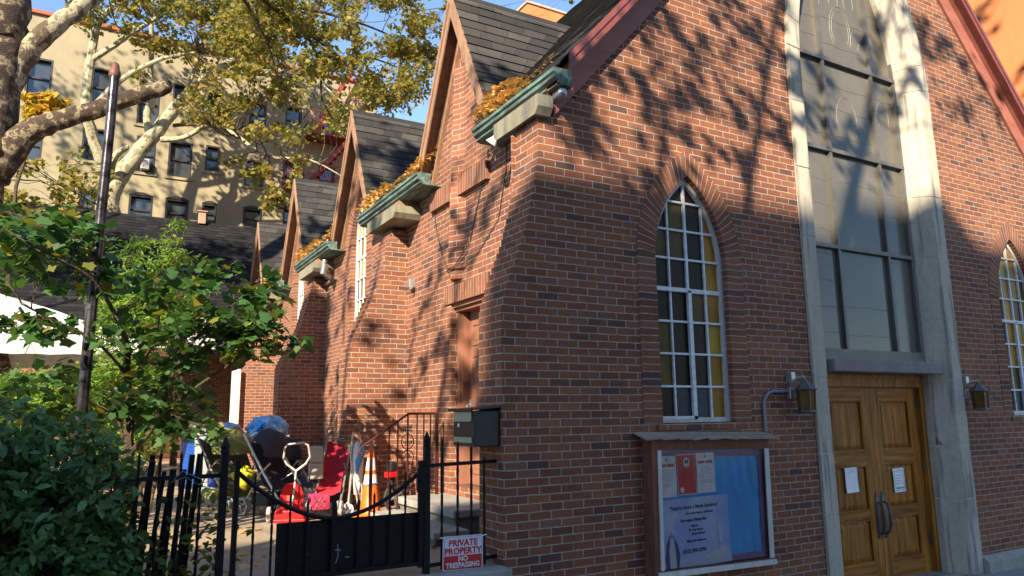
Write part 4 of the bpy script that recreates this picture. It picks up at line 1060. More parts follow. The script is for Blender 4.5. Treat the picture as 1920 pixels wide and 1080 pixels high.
m=MB(); m.box((-1.06,YF_-.03,1.02),(-1.0,YF_-.012,1.20)); m.tube([(-1.03,YF_-.03,1.11),(-1.03,YF_-.06,1.11)],.012,8); m.build('latch',IRON,gt)
m=MB(); 
for p in ([(-1.665,YF_-.019,.70),(-1.66,YF_-.019,.62),(-1.675,YF_-.019,.57)],[(-1.68,YF_-.019,.66),(-1.64,YF_-.019,.655)],[(-1.60,YF_-.001,.60),(-1.57,YF_-.001,.60)]): m.tube(p,.0025,4)
m.build('scratch_mark',simple('bare_scratch',(.35,.35,.42),.6),gt)
# bundle of spare pickets leaning by the gate
bd=empty('railing_bundle',(-2.75,.42,ZY),'bundle of old black iron railings leaning upright beside the gate post','railings')
rs=random.Random(5)
for i in range(9):
    x=-2.62-.045*i+rs.uniform(-.01,.01); y=.32+rs.uniform(-.04,.10)
    m=MB(); m.bar((x-.03,y+.05,ZY),(x+rs.uniform(-.02,.05),y-.04,1.30+rs.uniform(-.08,.06)),.028+rs.uniform(-.006,.012)); m.build('bar',IRON,bd)
m=MB(); m.tube([(-2.50,YF_-.03,1.20),(-2.62,.02,1.17),(-2.7,.05,1.22),(-2.78,.05,1.19),(-2.72,.03,1.26),(-2.6,.02,1.20)],.0022,5)
tag(m.build('wire',STEEL),'twisted loose wire tied round the fence rail','wire')
# sign
sg=empty('warning_sign',(-.675,YF_-.02,.42),'red and white PRIVATE PROPERTY NO TRESPASSING sign wired to the iron fence','sign')
SW,SHh=.345,.255
Ms=Matrix.Translation((-.675,YF_-.022,.545))@Matrix.Rotation(R_(1.2),4,'Y')@Matrix.Rotation(R_(90),4,'X')
def mesh_bag(loc,rz,label):
    t=lempty('mesh_bag',loc,rz,label,'bag')
    m=MB(); m.bbox((-.09,-.03,0),(.09,.03,.20),.02); m.bbox((-.08,-.04,.20),(.08,.02,.40),.02); m.build('bag_body',plain('pale_mesh_cloth',(.36,.37,.33),.8),t,loc=(0,0,0))
    m=MB(); m.tube([(-.06,0,.39),(-.05,0,.50),(.05,0,.50),(.06,0,.39)],.008,5); m.build('handle',BLKP,t,loc=(0,0,0))
def rr(w,h,r,z,n=5):
    pts=[]
    for cx,cy,a0 in ((w/2-r,h/2-r,0),(-w/2+r,h/2-r,90),(-w/2+r,-h/2+r,180),(w/2-r,-h/2+r,270)):
        for k in range(n+1):
            a=R_(a0+90*k/n); pts.append((cx+r*math.cos(a),cy+r*math.sin(a),z))
    return pts
def rrect(m,w,h,r,z0,z1,dy=0,M=Ms):
    a=[M@Vector((p[0],p[1]+dy,z0)) for p in rr(w,h,r,0)]; b=[M@Vector((p[0],p[1]+dy,z1)) for p in rr(w,h,r,0)]; n=len(a)
    m.add(a+b,[list(range(n)),list(range(n,2*n))]+[(i,(i+1)%n,n+(i+1)%n,n+i) for i in range(n)]); return m
rrect(MB(),SW,SHh,.016,0,.003).build('sign_plate',SIGNW,sg)
m=MB(); pts=rr(SW-.02,SHh-.02,.012,.004); P_=[Ms@Vector((p[0],p[1],.0042)) for p in pts]; m.tube(P_+[P_[0]],.0014,4); m.build('border_line',SIGNR,sg)
rrect(MB(),SW-.024,.098,.010,.0032,.0042,-.067).build('red_band',SIGNR,sg)
m=text_mb('PRIVATE',.068,Ms@Matrix.Translation((0,.052,.0045)),xscale=.98); m=text_mb('PROPERTY',.068,Ms@Matrix.Translation((0,-.008,.0045)),m=m,xscale=.98)
m.build('red_lettering',SIGNR,sg)
m=text_mb('NO',.052,Ms@Matrix.Translation((.0,-.060,.0055)),xscale=1.02); m=text_mb('TRESPASSING',.052,Ms@Matrix.Translation((0,-.106,.0055)),m=m,xscale=.92); m.build('white_lettering',SIGNW,sg)
m=MB(); m.tube([(-.87,YF_-.02,.668),(-.80,YF_-.025,.672)],.004,5); m.tube([(-.53,YF_-.02,.655),(-.46,YF_-.01,.660)],.004,5); m.build('cable_tie',PAPER,sg)
# tall pole
pt,pb=at(217,128,2.3),at(150,900,2.3)
px_=(pt.x+pb.x)/2
pole=empty('steel_pole',(-3.335,2.3,ZY),'tall black painted steel pole with a rusty domed cap rising from the shrubs','pole')
PM=simple('worn_black_paint',(.075,.065,.07),.28,.75,.7,9,.25)
m=MB(); m.tube([(-3.355,2.3,ZY-.1),(-3.34,2.3,2.6),(-3.32,2.3,4.30),(-3.318,2.3,4.90)],[.050,.047,.043,.043],16,cap=True); m.build('pole_shaft',PM,pole,smooth=True)
m=MB(); m.lathe([(.046,4.84),(.052,4.86),(.052,4.90),(.040,4.92),(.034,4.97),(.018,4.99),(.001,5.0)],16,(-3.318,2.3,0)); m.build('cap',simple('rusty_cap',(.16,.07,.05),.6,.3),pole,smooth=True)

# ============================================================ THINGS STORED IN THE YARD
O0=(0,0,0)
def lempty(name,loc,rz,label,cat,group=None,rx=0,ry=0):
    t=empty(name,loc,label,cat,group); t.rotation_euler=(rx,ry,rz); return t
def wheel(parent,c,r,w,mt=RUB,hub=STEEL,axis='x',spokes=3):
    m=MB()
    def P(a,rr,t): return (c[0]+t,c[1]+rr*math.cos(a),c[2]+rr*math.sin(a)) if axis=='x' else (c[0]+rr*math.cos(a),c[1]+t,c[2]+rr*math.sin(a))
    n=20; prof=[(r*.78,-w/2),(r*.95,-w/2),(r,-w*.25),(r,w*.25),(r*.95,w/2),(r*.78,w/2)]
    vs=[P(2*math.pi*i/n,a,t) for i in range(n) for a,t in prof]; K=len(prof)
    fs=[(i*K+k,i*K+(k+1)%K,((i+1)%n)*K+(k+1)%K,((i+1)%n)*K+k) for i in range(n) for k in range(K)]
    m.add(vs,fs); wh=m.build('wheel',mt,parent,loc=O0,smooth=True)
    m=MB()
    for k in range(spokes):
        a=2*math.pi*k/spokes+.4; m.bar(P(a,r*.1,0),P(a,r*.82,0),w*.4)
    m.tube([P(0,0,-w*.6),P(0,0,w*.6)],r*.18,8); m.build('hub',hub,wh,loc=O0)
def stroller(loc,rz,label,fab,tube_mt,handle_mt,w=.46,hood=True,lean=0,scale=1,hoodfab=None):
    t=lempty('stroller',loc,rz,label,'stroller','strollers parked along the church wall',rx=lean); t.scale=(scale,)*3
    # local: x across, y forward (front at -y), z up
    for s in (-1,1):
        x=s*w/2
        m=MB(); m.tube([(x,.42,1.02),(x,.36,.96),(x,-.02,.50),(x,-.36,.14)],.014,8); m.tube([(x,.34,.12),(x,.05,.52),(x*.96,-.10,.64)],.012,8); m.tube([(x,.20,.30),(x,-.25,.27)],.009,6)
        m.build('side_frame',tube_mt,t,loc=O0,smooth=True)
        m=MB(); m.tube([(x,.40,1.0),(x,.47,1.06),(x,.54,1.05),(x*.97,.57,1.0)],.02,8); m.build('handle',handle_mt,t,loc=O0,smooth=True)
        for yy,zz,r in ((-.38,.10,.095),(.34,.11,.11)):
            wheel(t,(x*1.02-.022,yy,zz),r,.028,tube_mt if fab is REDF else RUB); wheel(t,(x*1.02+.022,yy,zz),r,.028)
    m=MB(); m.tube([(-w/2,.36,.96),(w/2,.36,.96)],.010,6); m.tube([(-w/2,-.36,.16),(w/2,-.36,.16)],.010,6); m.tube([(-w/2,.30,.16),(w/2,.30,.16)],.010,6); m.tube([(-w/2,-.02,.50),(w/2,.34,.14)],.008,6); m.tube([(w/2,-.02,.50),(-w/2,.34,.14)],.008,6); m.build('cross_brace',tube_mt,t,loc=O0,smooth=True)
    # sling seat
    prof=[(.37,.93),(.24,.76),(.13,.58),(.03,.42),(-.02,.36),(-.14,.36),(-.24,.37),(-.30,.30)]
    m=MB(); n=8; vs=[]
    for (y,z) in prof:
        for i in range(n+1):
            u=i/n-.5; sag=.05*(1-4*u*u); vs.append((u*(w-.02),y+sag*.6,z-sag+.006*math.sin(i*2.1+z*20)))
    K=n+1; m.add(vs,[(j*K+i,j*K+i+1,(j+1)*K+i+1,(j+1)*K+i) for j in range(len(prof)-1) for i in range(n)]); m.build('seat',fab,t,loc=O0,smooth=True)
    m=MB(); m.bbox((-w/2+.04,-.05,.12),(w/2-.04,.27,.27),.04); m.build('basket',hoodfab or fab,t,loc=O0)
    if hood:
        m=MB(); vs=[];K=9
        for j in range(7):
            a=R_(-10+130*j/6)
            for i in range(K):
                u=i/(K-1)-.5; b=math.sqrt(max(0,1-(2*u)**2*.92))
                vs.append((u*(w-.02),.18-.24*math.cos(a)*(.5+.5*b),.76+.30*math.sin(a)*(.25+.75*b)+(.010 if j%2 else -.008)))
        m.add(vs,[(j*K+i,j*K+i+1,(j+1)*K+i+1,(j+1)*K+i) for j in range(6) for i in range(K-1)]); m.build('canopy_hood',hoodfab or fab,t,loc=O0,smooth=True)
    return t
stroller((-1.22,4.20,ZY),R_(30),'grey fabric stroller with silver tubes and tan handles, hood folded back, nearest the gate',DKF,ALU,simple('tan_foam',(.35,.20,.11),.8),.46,True,0,.98)
stroller((-.58,4.02,ZY),R_(-28),'crimson fabric stroller with grey tubes and no hood standing against the brick buttress',simple('crimson_fabric',(.38,.008,.02),.85),simple('grey_tube',(.25,.25,.24),.4,.4),simple('grey_foam',(.25,.24,.22),.8),.34,False,0,.93,DKF)
stroller((-.84,5.05,ZY),R_(20),'black stroller with a rounded black hood and a pale looped handle behind the grey stroller',BLKP,simple('pale_tube',(.42,.40,.36),.4,.4),simple('pale_foam',(.38,.35,.30),.8),.38,True,0,.86,DKF)
stroller((-1.55,5.35,ZY),R_(28),'large grey stroller draped with faded green canvas, farthest from the gate',GYF,simple('beige_tube',(.35,.33,.28),.5,.2),BLKP,.72,True,0,.98,GRF)
# folded umbrella stroller leaning on the pier
t=lempty('folded_stroller',(-.34,3.86,ZY),R_(12),'folded white and sky blue umbrella stroller leaning upright on the buttress','stroller','strollers parked along the church wall')
for s in (-1,1):
    m=MB(); m.tube([(s*.13,-.05,.05),(s*.06,.0,.55),(s*.05,.02,.90),(s*.03,.03,1.0),(s*.03,-.03,1.06),(s*.03,-.11,1.05),(s*.03,-.14,.99)],.013,8); m.tube([(s*.02,-.12,.05),(s*.08,-.02,.62),(s*.09,.0,.80)],.011,8); m.build('side_frame',ALU,t,loc=O0,smooth=True)
    m=MB(); m.tube([(s*.03,.03,.99),(s*.03,-.03,1.065),(s*.03,-.11,1.055),(s*.03,-.145,.985)],.019,8); m.build('handle',simple('brown_grip',(.20,.13,.09),.7),t,loc=O0,smooth=True)
    wheel(t,(s*.14,-.06,.07),.07,.02,WPL); wheel(t,(s*.14,-.14,.06),.06,.02,WPL)
m=MB(); m.tube([(0,-.02,.22),(.01,-.03,.4),(0,-.04,.6),(.01,-.02,.78),(0,0,.86)],[.03,.06,.075,.06,.02],10); m.build('folded_seat',WPL,t,loc=O0,smooth=True)
m=MB(); m.tube([(-.04,-.09,.48),(-.03,-.10,.62),(.02,-.10,.72),(.03,-.06,.84)],[.015,.04,.045,.01],8); m.build('blue_strap',LBL,t,loc=O0,smooth=True)
# plastic seat
t=lempty('push_tricycle',(-1.20,3.55,ZY),R_(-20),'bright red plastic toddler tricycle with a rounded back and a pale looped push handle','tricycle')
t.scale=(.76,.76,.80)
m=MB(); m.bbox((-.21,-.17,.03),(.21,.17,.17),.025); m.bbox((-.23,-.19,.0),(.23,.19,.05),.015); m.build('seat_base',RED,t,loc=O0)
m=MB(); pr=[(-.16,.14),(-.17,.35),(-.13,.47),(-.06,.52),(.06,.52),(.13,.47),(.17,.35),(.16,.14)]
m.prism(pr,'y',.06,.13); m.build('seat_back',RED,t,loc=O0)
m=MB(); m.bbox((-.07,.050,.27),(.07,.0605,.35),.004); m.build('molded_label',simple('faded_red',(.60,.10,.09),.4),t,loc=O0)
m=MB(); m.tube([(.02,-.10,.16),(.05,-.06,.45),(.06,-.02,.70)],.015,8); m.tube([(.06,-.02,.70),(-.08,-.02,.80),(-.13,-.02,.88),(-.12,-.02,1.02),(-.08,-.02,1.08),(.16,-.02,1.10),(.23,-.02,1.06),(.26,-.02,.90),(.20,-.02,.80),(.06,-.02,.70)],.016,8); m.build('push_handle',simple('pale_handle_tube',(.50,.46,.40),.45,.3),t,loc=O0,smooth=True)
wheel(t,(-.30,-.10,.11),.11,.05,simple('worn_white_tyre',(.50,.48,.43),.8),STEEL); wheel(t,(.26,.12,.10),.10,.05)
t=lempty('toy_shopping_basket',(-.86,3.62,ZY+.10),R_(5),'pink red fabric basket with black cords under the red stroller','basket')
t.scale=(.75,.75,.75)
m=MB(); m.bbox((-.15,-.10,0),(.15,.10,.24),.02); m.build('basket_body',simple('pink_fabric',(.60,.03,.10),.7),t,loc=O0)
m=MB(); 
for a,b in (((-.12,.22),(-.02,.06)),((-.02,.06),(.10,.22)),((-.10,.02),(0,.2)),((0,.2),(.12,.04))): m.tube([(a[0],-.104,a[1]),(b[0],-.104,b[1])],.005,5)
m.tube([(.06*math.cos(a)-.06,-.106,.08+.05*math.sin(a)) for a in np.linspace(0,6.28,14)],.004,4); m.tube([(.06*math.cos(a)+.06,-.106,.08+.05*math.sin(a)) for a in np.linspace(0,6.28,14)],.004,4)
m.build('cord',BLKP,t,loc=O0)
# cone
t=lempty('traffic_cone',(-.31,3.38,ZY),R_(12),'orange traffic cone with white bands between the handrail and the buttress','traffic cone')
t.scale=(.95,.95,.90)
m=MB(); m.bbox((-.19,-.19,0),(.19,.19,.035),.01); m.build('cone_base',ORP,t,loc=O0)
m=MB(); m.lathe([(.150,.035),(.128,.06),(.100,.30),(.086,.42),(.0715,.545),(.063,.60),(.046,.76),(.033,.88),(.028,.89),(.001,.89)],20); m.build('cone_body',ORP,t,loc=O0,smooth=True)
for pr_b in ([(.089,.42),(.0745,.545)],[(.066,.60),(.049,.76)]): m=MB(); m.lathe(pr_b,20); m.build('reflective_band',WPL,t,loc=O0,smooth=True)
m=MB(); m.tube([(.09*math.cos(a),.09*math.sin(a),.425+.008*math.sin(3*a)) for a in np.linspace(3.4,6.4,10)],.012,6); m.build('blue_tape',plain('blue_tape',(.06,.25,.60),.5),t,loc=O0)
# wheeled hand cart behind the handrail
t=lempty('hand_cart',(.02,3.42,ZY),R_(20),'small folded black hand cart with a red clamp and one large wheel behind the handrail','hand cart')
wheel(t,(-.02,0,.20),.16,.04,DRUB,STEEL,'y',4)
m=MB(); m.tube([(0,.05,.10),(.0,.08,.45),(-.02,.1,.60)],.02,8); m.tube([(.1,.05,.05),(.03,.08,.45)],.015,8); m.build('frame',BLKP,t,loc=O0,smooth=True)
m=MB(); m.bbox((-.08,.02,.43),(.07,.14,.50),.015); m.build('red_clamp',RED,t,loc=O0)
m=MB(); m.bbox((-.05,.03,.50),(.05,.13,.62),.02); m.build('top_block',BLKP,t,loc=O0)
mesh_bag((-.82,3.95,ZY+.42),R_(-10),'pale grey mesh bag hanging between the grey and the crimson stroller')
# table of odds and ends with bin bags
TX=at(470,830,7.4).x; TZ=at(470,834,7.4).z
t=lempty('folding_table',(TX,7.4,ZY),0,'dark table under warped cardboard sheets that carries blue bags','table')
m=MB(); m.bbox((-.55,-.45,TZ-ZY-.04),(.55,.45,TZ-ZY),.008); m.build('table_top',BLKP,t,loc=O0)
for x in (-.50,.50):
    for y in (-.4,.4):
        m=MB(); m.bar((x,y,0),(x,y,TZ-ZY-.04),.03); m.build('leg',IRON,t,loc=O0)
for k,(x,y,w,d,rz,z,lab) in enumerate(((TX-.28,7.3,.55,.35,.15,TZ+.01,'warped brown cardboard sheet at the left of the table'),(TX+.30,7.25,.62,.36,-.1,TZ+.02,'sagging brown cardboard sheet at the right of the table'))):
    m=MB(); vs=[];
    for j in range(5):
        for i in range(9):
            u=i/8-.5;v=j/4-.5; vs.append((u*w,v*d*1.8,.025*math.sin(u*7+v*3)+.02*math.cos(v*6)+.03))
    m.add(vs,[(j*9+i,j*9+i+1,(j+1)*9+i+1,(j+1)*9+i) for j in range(4) for i in range(8)])
    o=m.build('cardboard_sheet',CARD,None,loc=(x,y,z-.02),rot=(0,0,rz),smooth=True); so=o.modifiers.new('s','SOLIDIFY'); so.thickness=.012
    tag(o,lab,'cardboard','cardboard on the table')
def bag(loc,sx,sy,sz,label,seed):
    rs=np.random.RandomState(seed); bm=bmesh.new(); bmesh.ops.create_icosphere(bm,subdivisions=4,radius=1)
    dirs=rs.normal(size=(26,3)); dirs/=np.linalg.norm(dirs,axis=1)[:,None]
    for v in bm.verts:
        n=np.array(v.co); d=(dirs@n); r=.80+.16*np.max(d)**3-.10*np.sort(np.abs(d))[1]*3+.09*math.sin(6*n[0]+5*n[2]+seed)*math.sin(7*n[1]+seed*2)+.05*math.sin(17*n[0])*math.sin(15*n[2])
        z=n[2]; 
        v.co=Vector((n[0]*r*sx,n[1]*r*sy,max(z*r*sz,-sz*.72)))
    t=lempty('rubbish_bag',loc,0,label,'rubbish bag','blue bags on the table')
    m=MB(); m.frombm(bm); m.build('bag_body',BAG,t,loc=O0,smooth=True)
    m=MB(); kx,ky,kz=-.35*sx,-.85*sy,.05*sz
    for a in np.linspace(0,2*math.pi,11)[:-1]:
        l=rs.uniform(.35,.7)*sz; m.tube([(kx,ky,kz),(kx+l*.5*math.cos(a),ky-.05,kz+l*.5*math.sin(a)),(kx+l*math.cos(a+.2),ky-.02,kz+l*math.sin(a+.2))],[.015,.05,.012],6)
    m.build('knot',plain('blue_knot',(.03,.30,.80),.3),t,loc=O0,smooth=True)
bag((TX+.27,7.5,TZ+.24),.36,.30,.25,'large pale blue clear rubbish bag at the right of the cardboard covered table',1)
bag((TX-.38,7.5,TZ+.19),.29,.26,.19,'smaller blue clear rubbish bag at the left of the cardboard covered table',2)
def wbin(loc,rz,mt,w,h,label,lidmt):
    t=lempty('wheelie_bin',loc,rz,label,'bin','bins behind the strollers')
    m=MB(); a=w*.42;b=w*.5
    m.add([(-a,-a,0),(a,-a,0),(a,a,0),(-a,a,0),(-b,-b,h),(b,-b,h),(b,b,h),(-b,b,h)],[(0,3,2,1),(0,1,5,4),(1,2,6,5),(2,3,7,6),(3,0,4,7),(4,5,6,7)]); m.build('bin_body',mt,t,loc=O0)
    m=MB(); m.bbox((-b-.02,-b-.03,h),(b+.02,b+.03,h+.05),.015); m.tube([(-b*.7,b+.05,h),(b*.7,b+.05,h)],.018,8); m.build('lid',lidmt,t,loc=O0)
BLB=plain('blue_bin',(.01,.08,.40),.5); GB2=plain('pale_grey_bin',(.32,.38,.40),.6)
wbin((at(372,860,8.6).x,8.6,ZY),.1,BLB,.5,.95,'deep blue bin at the far left of the stored things',BLB)
wbin((at(398,860,8.2).x,8.2,ZY),-.1,GB2,.6,1.02,'pale grey bin between the blue bin and the table',GB2)
# blue tarp hanging at the table's side, pipe, yellow cloth
m=MB(); vs=[]
for j in range(9):
    for i in range(9):
        u=i/8; v=j/8; vs.append((TX-.66+.36*u,6.9+.06*math.sin(u*14+v*2)+.05*v,TZ+.03-.80*v*(1-.35*u)-.10*(1-u)**2))
m.add(vs,[(j*9+i,j*9+i+1,(j+1)*9+i+1,(j+1)*9+i) for j in range(8) for i in range(8)]); o=m.build('tarpaulin',BLF,smooth=True); tag(o,'royal blue cloth hanging in folds over the left end of the stored things','tarpaulin')
m=MB()
bm=bmesh.new(); bmesh.ops.create_icosphere(bm,subdivisions=3,radius=.13)
for v in bm.verts: v.co=Vector((v.co.x*(1+.3*math.sin(v.co.z*30)),v.co.y*.7,v.co.z*1.1*(1+.25*math.sin(v.co.x*25))))
m.frombm(bm); tag(m.build('cloth_bundle',YEL,None,loc=(-1.50,5.0,ZY+.40),smooth=True),'crumpled yellow green cloth stuffed in the large grey stroller','cloth')
m=MB(); m.tube([(-2.2,5.6,.70),(-1.9,5.65,.70)],.025,10); tag(m.build('roller',WPL),'short white roller sticking out left of the green draped stroller','roller')
# white board leaning by a rear buttress
m=MB(); m.bbox((-.42,12.35,1.5),(-.36,13.5,2.75),.004); 
m=MB(); m.bbox((-.03,-.48,0),(.03,.48,1.25),.01); tag(m.build('wall_panel',plain('cream_board',(.62,.58,.48),.7),None,loc=(-.40,12.95,1.45)),'cream coloured board fixed to the far buttress','panel')
m=MB(); m.tube([(XW-.02,4.9,.5),(XW-.03,4.85,.9),(XW-.03,5.0,1.3),(XW-.03,4.8,1.7),(XW-.02,4.7,2.2)],.006,5)
for k in range(16):
    z=.8+k*.09; y=4.85+.08*math.sin(k*2.3); m.tube([(XW-.02,y,z),(XW-.06,y+.09*math.cos(k*1.7),z+.07),(XW-.03,y+.15*math.cos(k*1.7),z+.05)],.004,4)
tag(m.build('dry_vine',BK_TWIG),'dry leafless vine climbing the side wall behind the first buttress','vine')

# ---- leaves lying about
def litter(name,gen,n,size,label,mat_=None):
    rs=np.random.RandomState(len(label)); C=gen(n,rs)
    o=leaf_mesh(name,C,size,'lobed',mat_ or LF_DRY,None,1.2,rs); tag(o,label,'leaves',kind='stuff'); return o
for i,(g0,g1) in enumerate(GYR):
    def gen(n,rs,g0=g0,g1=g1,i=i):
        c0=(g0+g1)/2 if i else g0+.45; cc=[]
        while len(cc)<n:
            y=rs.uniform(g0+.1 if i else .35,g1); x=rs.uniform(.13,.55)
            # heaps in the valleys next to the dormers
            ga=GC[i]-.97; gb=GC[i-1]+.97 if i else -9
            h=max(0,.27-.55*abs(y-ga+.02)-.35*abs(x-.28)) if i<4 else 0
            h2=max(0,.24-.9*abs(y-gb)-.5*abs(x-.3))
            hh=max(h,h2,.03 if rs.rand()<.06 else 0)
            if hh>0:
                z=zmain(x)+hh*rs.uniform(.2,1)*(1 if i==0 else .75); cc.append((x-.05*rs.rand(),y,z))
        return np.array(cc)
    litter('leaf_pile',gen,(1500,750,750,600)[i],(.045,.06,.065,.07)[i],['drift of orange dry leaves in the valley above the nearest gutter','dry leaves lying along the second gutter','dry leaves lying along the third gutter','dry leaves lying along the farthest gutter'][i])
litter('fallen_leaves',lambda n,rs: np.column_stack([rs.uniform(-3.4,.2,n),.3+9*rs.rand(n)**1.3,np.full(n,ZY+.012)]),260,.085,'dry brown leaves scattered over the yard paving')

# ============================================================ BUILDINGS AROUND
def wall_windows(parent,Y,rects,arch=False,frame_mt=None,grp=None):
    fm=frame_mt or simple('dark_sash',(.035,.03,.028),.5)
    gm=glass_mat('window_glass',(.05,.06,.07),.06,.9,1.)
    out=[]
    for (x0,x1,z0,z1,ar,ac) in rects:
        m=MB(); w=.07
        m.box((x0,Y-.0,z0),(x0+w,Y+.22,z1)); m.box((x1-w,Y-.0,z0),(x1,Y+.22,z1)); m.box((x0+w,Y,z1-w),(x1-w,Y+.22,z1)); m.box((x0+w,Y,z0),(x1-w,Y+.22,z0+w))
        m.box((x0+w,Y+.10,(z0+z1)/2-.03),(x1-w,Y+.2,(z0+z1)/2+.03))
        if ar: m.prism([(x0-.02,z1)]+[(x0-.02+(x1-x0+.04)*t,z1+.12*math.sin(math.pi*t)) for t in np.linspace(0,1,8)][1:-1]+[(x1+.02,z1)],'y',Y-.03,Y+.1)
        f=m.build('window',fm,parent)
        g=MB(); g.box((x0+w,Y+.17,z0+w),(x1-w,Y+.18,z1-w)); g.build('pane',gm,f)
        s=MB(); s.box((x0-.08,Y-.06,z0-.10),(x1+.08,Y+.0,z0-.002)); s.build('sill',TAN,f)
        if ac:
            a=MB(); a.bbox((x0+.2,Y-.28,z0+.08),(x1-.2,Y+.1,z0+.48),.02); 
            for k in range(6): a.box((x0+.26,Y-.285,z0+.13+.05*k),(x1-.26,Y-.282,z0+.15+.05*k),1)
            a.build('air_conditioner',[plain('ac_cream',(.55,.54,.50),.5),BLKP],f)
YT=25.
tb=empty('apartment_building',(-4,30,ZW),'tan stuccoed apartment building with dark sash windows behind the tree','apartment building')
pr_=[ # px rects measured on the photograph
 (48,108,98,182,0,0),(170,128,212,200,0,0),(258,150,300,235,0,0),(324,158,352,200,0,0),(390,172,416,198,0,0),(468,192,500,235,0,0),(535,200,566,250,0,0),(600,212,630,266,0,0),
 (30,240,80,300,0,0),(153,240,197,302,0,0),(254,256,292,324,0,1),(315,266,360,333,0,0),(385,273,412,322,0,0),(459,300,494,350,0,0),(530,302,562,358,0,0),(597,312,628,365,0,0),
 (144,355,180,420,1,0),(240,366,286,420,1,0),(309,374,353,425,1,0),(378,382,406,418,1,0),(455,391,491,428,1,0),(530,392,560,440,1,0)]
rects=[]
for a,b,c,d,ar,ac in pr_:
    p=at(a,(b+d)/2,YT); q=at(c,(b+d)/2,YT); m_=(a+c)/2; zt=at(m_,b,YT).z; zb=at(m_,d,YT).z
    rects.append((p.x,q.x,zb,zt,ar,ac))
for zr_,hh_ in ((13.6,1.5),(10.9,1.5),(8.2,1.5)):
    for k in range(4): x=-9.5-2.6*k; rects.append((x,x+1.0,zr_,zr_+hh_,0,0))
XT1=at(705,200,YT).x; ZT=at(400,98,YT).z
holes_=[[(r[0],r[2]),(r[1],r[2]),(r[1],r[3]),(r[0],r[3])] for r in rects]
m=plate([(-24,-1),(XT1,-1),(XT1,ZT),(-24,ZT)],holes_,'y',YT,YT+.3); m.build('front_wall',TAN,tb)
m=MB(); m.box((XT1-.3,YT+.3,-1),(XT1,YT+12,ZT)); m.box((-24,YT+.3,-1),(-23.7,YT+12,ZT)); m.box((-23.7,YT+11.7,-1),(XT1-.3,YT+12,ZT)); m.box((-23.7,YT+.3,ZT-.6),(XT1-.3,YT+11.7,ZT-.4)); m.build('side_wall',TAN,tb)
m=MB(); m.bbox((-24.1,YT-.12,ZT),(XT1+.12,YT+.42,ZT+.16),.03); m.build('coping',simple('red_clay_coping',(.35,.10,.06),.7),tb)
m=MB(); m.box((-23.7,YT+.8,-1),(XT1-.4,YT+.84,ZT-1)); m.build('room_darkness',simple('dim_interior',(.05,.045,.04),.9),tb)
wall_windows(tb,YT,rects)
fe=MB(); fr=simple('red_oxide_iron',(.28,.05,.04),.6)
def fescape(z,x0,x1):
    m=MB(); m.box((x0,YT-1.1,z-.06),(x1,YT-.02,z))
    for zz in (.45,.95): m.bar((x0,YT-1.1,z+zz),(x1,YT-1.1,z+zz),.035); m.bar((x0,YT-1.1,z+zz),(x0,YT,z+zz),.035); m.bar((x1,YT-1.1,z+zz),(x1,YT,z+zz),.035)
    n=int((x1-x0)/.16)
    for i in range(n+1): x=x0+(x1-x0)*i/n; m.bar((x,YT-1.1,z),(x,YT-1.1,z+.95),.018)
    return m
fpz1=at(610,268,YT).z; fpz0=at(590,362,YT).z; fpx0=at(568,250,YT).x; fpx1=at(668,268,YT).x
fpa=fescape(fpz1,fpx0,fpx1); fpb=fescape(fpz0,fpx0-.8,fpx1)
ft=empty('fire_escape',(fpx0,YT-.5,fpz0),'red iron fire escape with stairs on the tan apartment building','fire escape')
fpa.build('landing',fr,ft); fpb.build('landing',fr,ft)
for zb_,zt_,xa,xb in ((fpz0,fpz1,fpx0,fpx1-.6),(fpz1,ZT+.3,fpx0+.3,fpx1-.5)):
    m=MB()
    for yy in (YT-.95,YT-.45): m.bar((xa,yy,zb_),(xb,yy,zt_),.05,0,.16)
    for k in range(10): t_=k/10; x=xa+(xb-xa)*t_; z=zb_+(zt_-zb_)*t_; m.box((x,YT-.93,z),(x+.22,YT-.47,z+.02))
    m.build('stair_flight',fr,ft)
m=MB(); 
for xx in (fpx1-.5,fpx1-.1): m.tube([(xx,YT-.4,fpz1),(xx,YT-.4,ZT+.9),(xx,YT-.1,ZT+1.1),(xx,YT+.4,ZT+.8)],.035,6)
for k in range(14): m.bar((fpx1-.5,YT-.4,fpz1+.3*k+.2),(fpx1-.1,YT-.4,fpz1+.3*k+.2),.025)
m.build('roof_ladder',fr,ft)
# parish hall with the dark roof
hall=empty('parish_hall',(-5,18.5,ZY),'low hall with a big black shingle roof and a half timbered porch behind the yard','hall')
YR0,YR1=17.3,20.6
p0=at(130,385,YR1); p1=at(490,432,YR1); ZR=(p0.z+p1.z)/2; ZE=at(300,612,YR0).z
m=MB(); rs=random.Random(9); nrow=34
for r in range(nrow):
    a=r/nrow;b=(r+1)/nrow
    strip(m,(-13,YR0+(YR1-YR0)*a,ZE+(ZR-ZE)*a),(XW+2.9,YR0+(YR1-YR0)*a,ZE+(ZR-ZE)*a),(-13,YR0+(YR1-YR0)*b,ZE+(ZR-ZE)*b),(XW+2.9,YR0+(YR1-YR0)*b,ZE+(ZR-ZE)*b),r,-13,3,.012,.016,rs)
m.build('front_roof_slope',SHB,hall)
m=MB(); m.prism([(YR0,ZE-.03),(YR1,ZR-.02),(YR1+3.3,ZE-.03),(YR1+3.3,ZE-.15),(YR1,ZR-.14),(YR0,ZE-.15)],'x',-13.02,XW+2.9); m.build('roof_deck',SHB,hall)
m=MB(); m.box((-12.6,YR0+.5,ZY-.3),(XW+2.5,YR0+.8,ZE+.35)); m.box((-12.6,YR1+2.6,ZY-.3),(XW+2.5,YR1+2.8,ZE+.4)); m.build('wall',BR,hall)
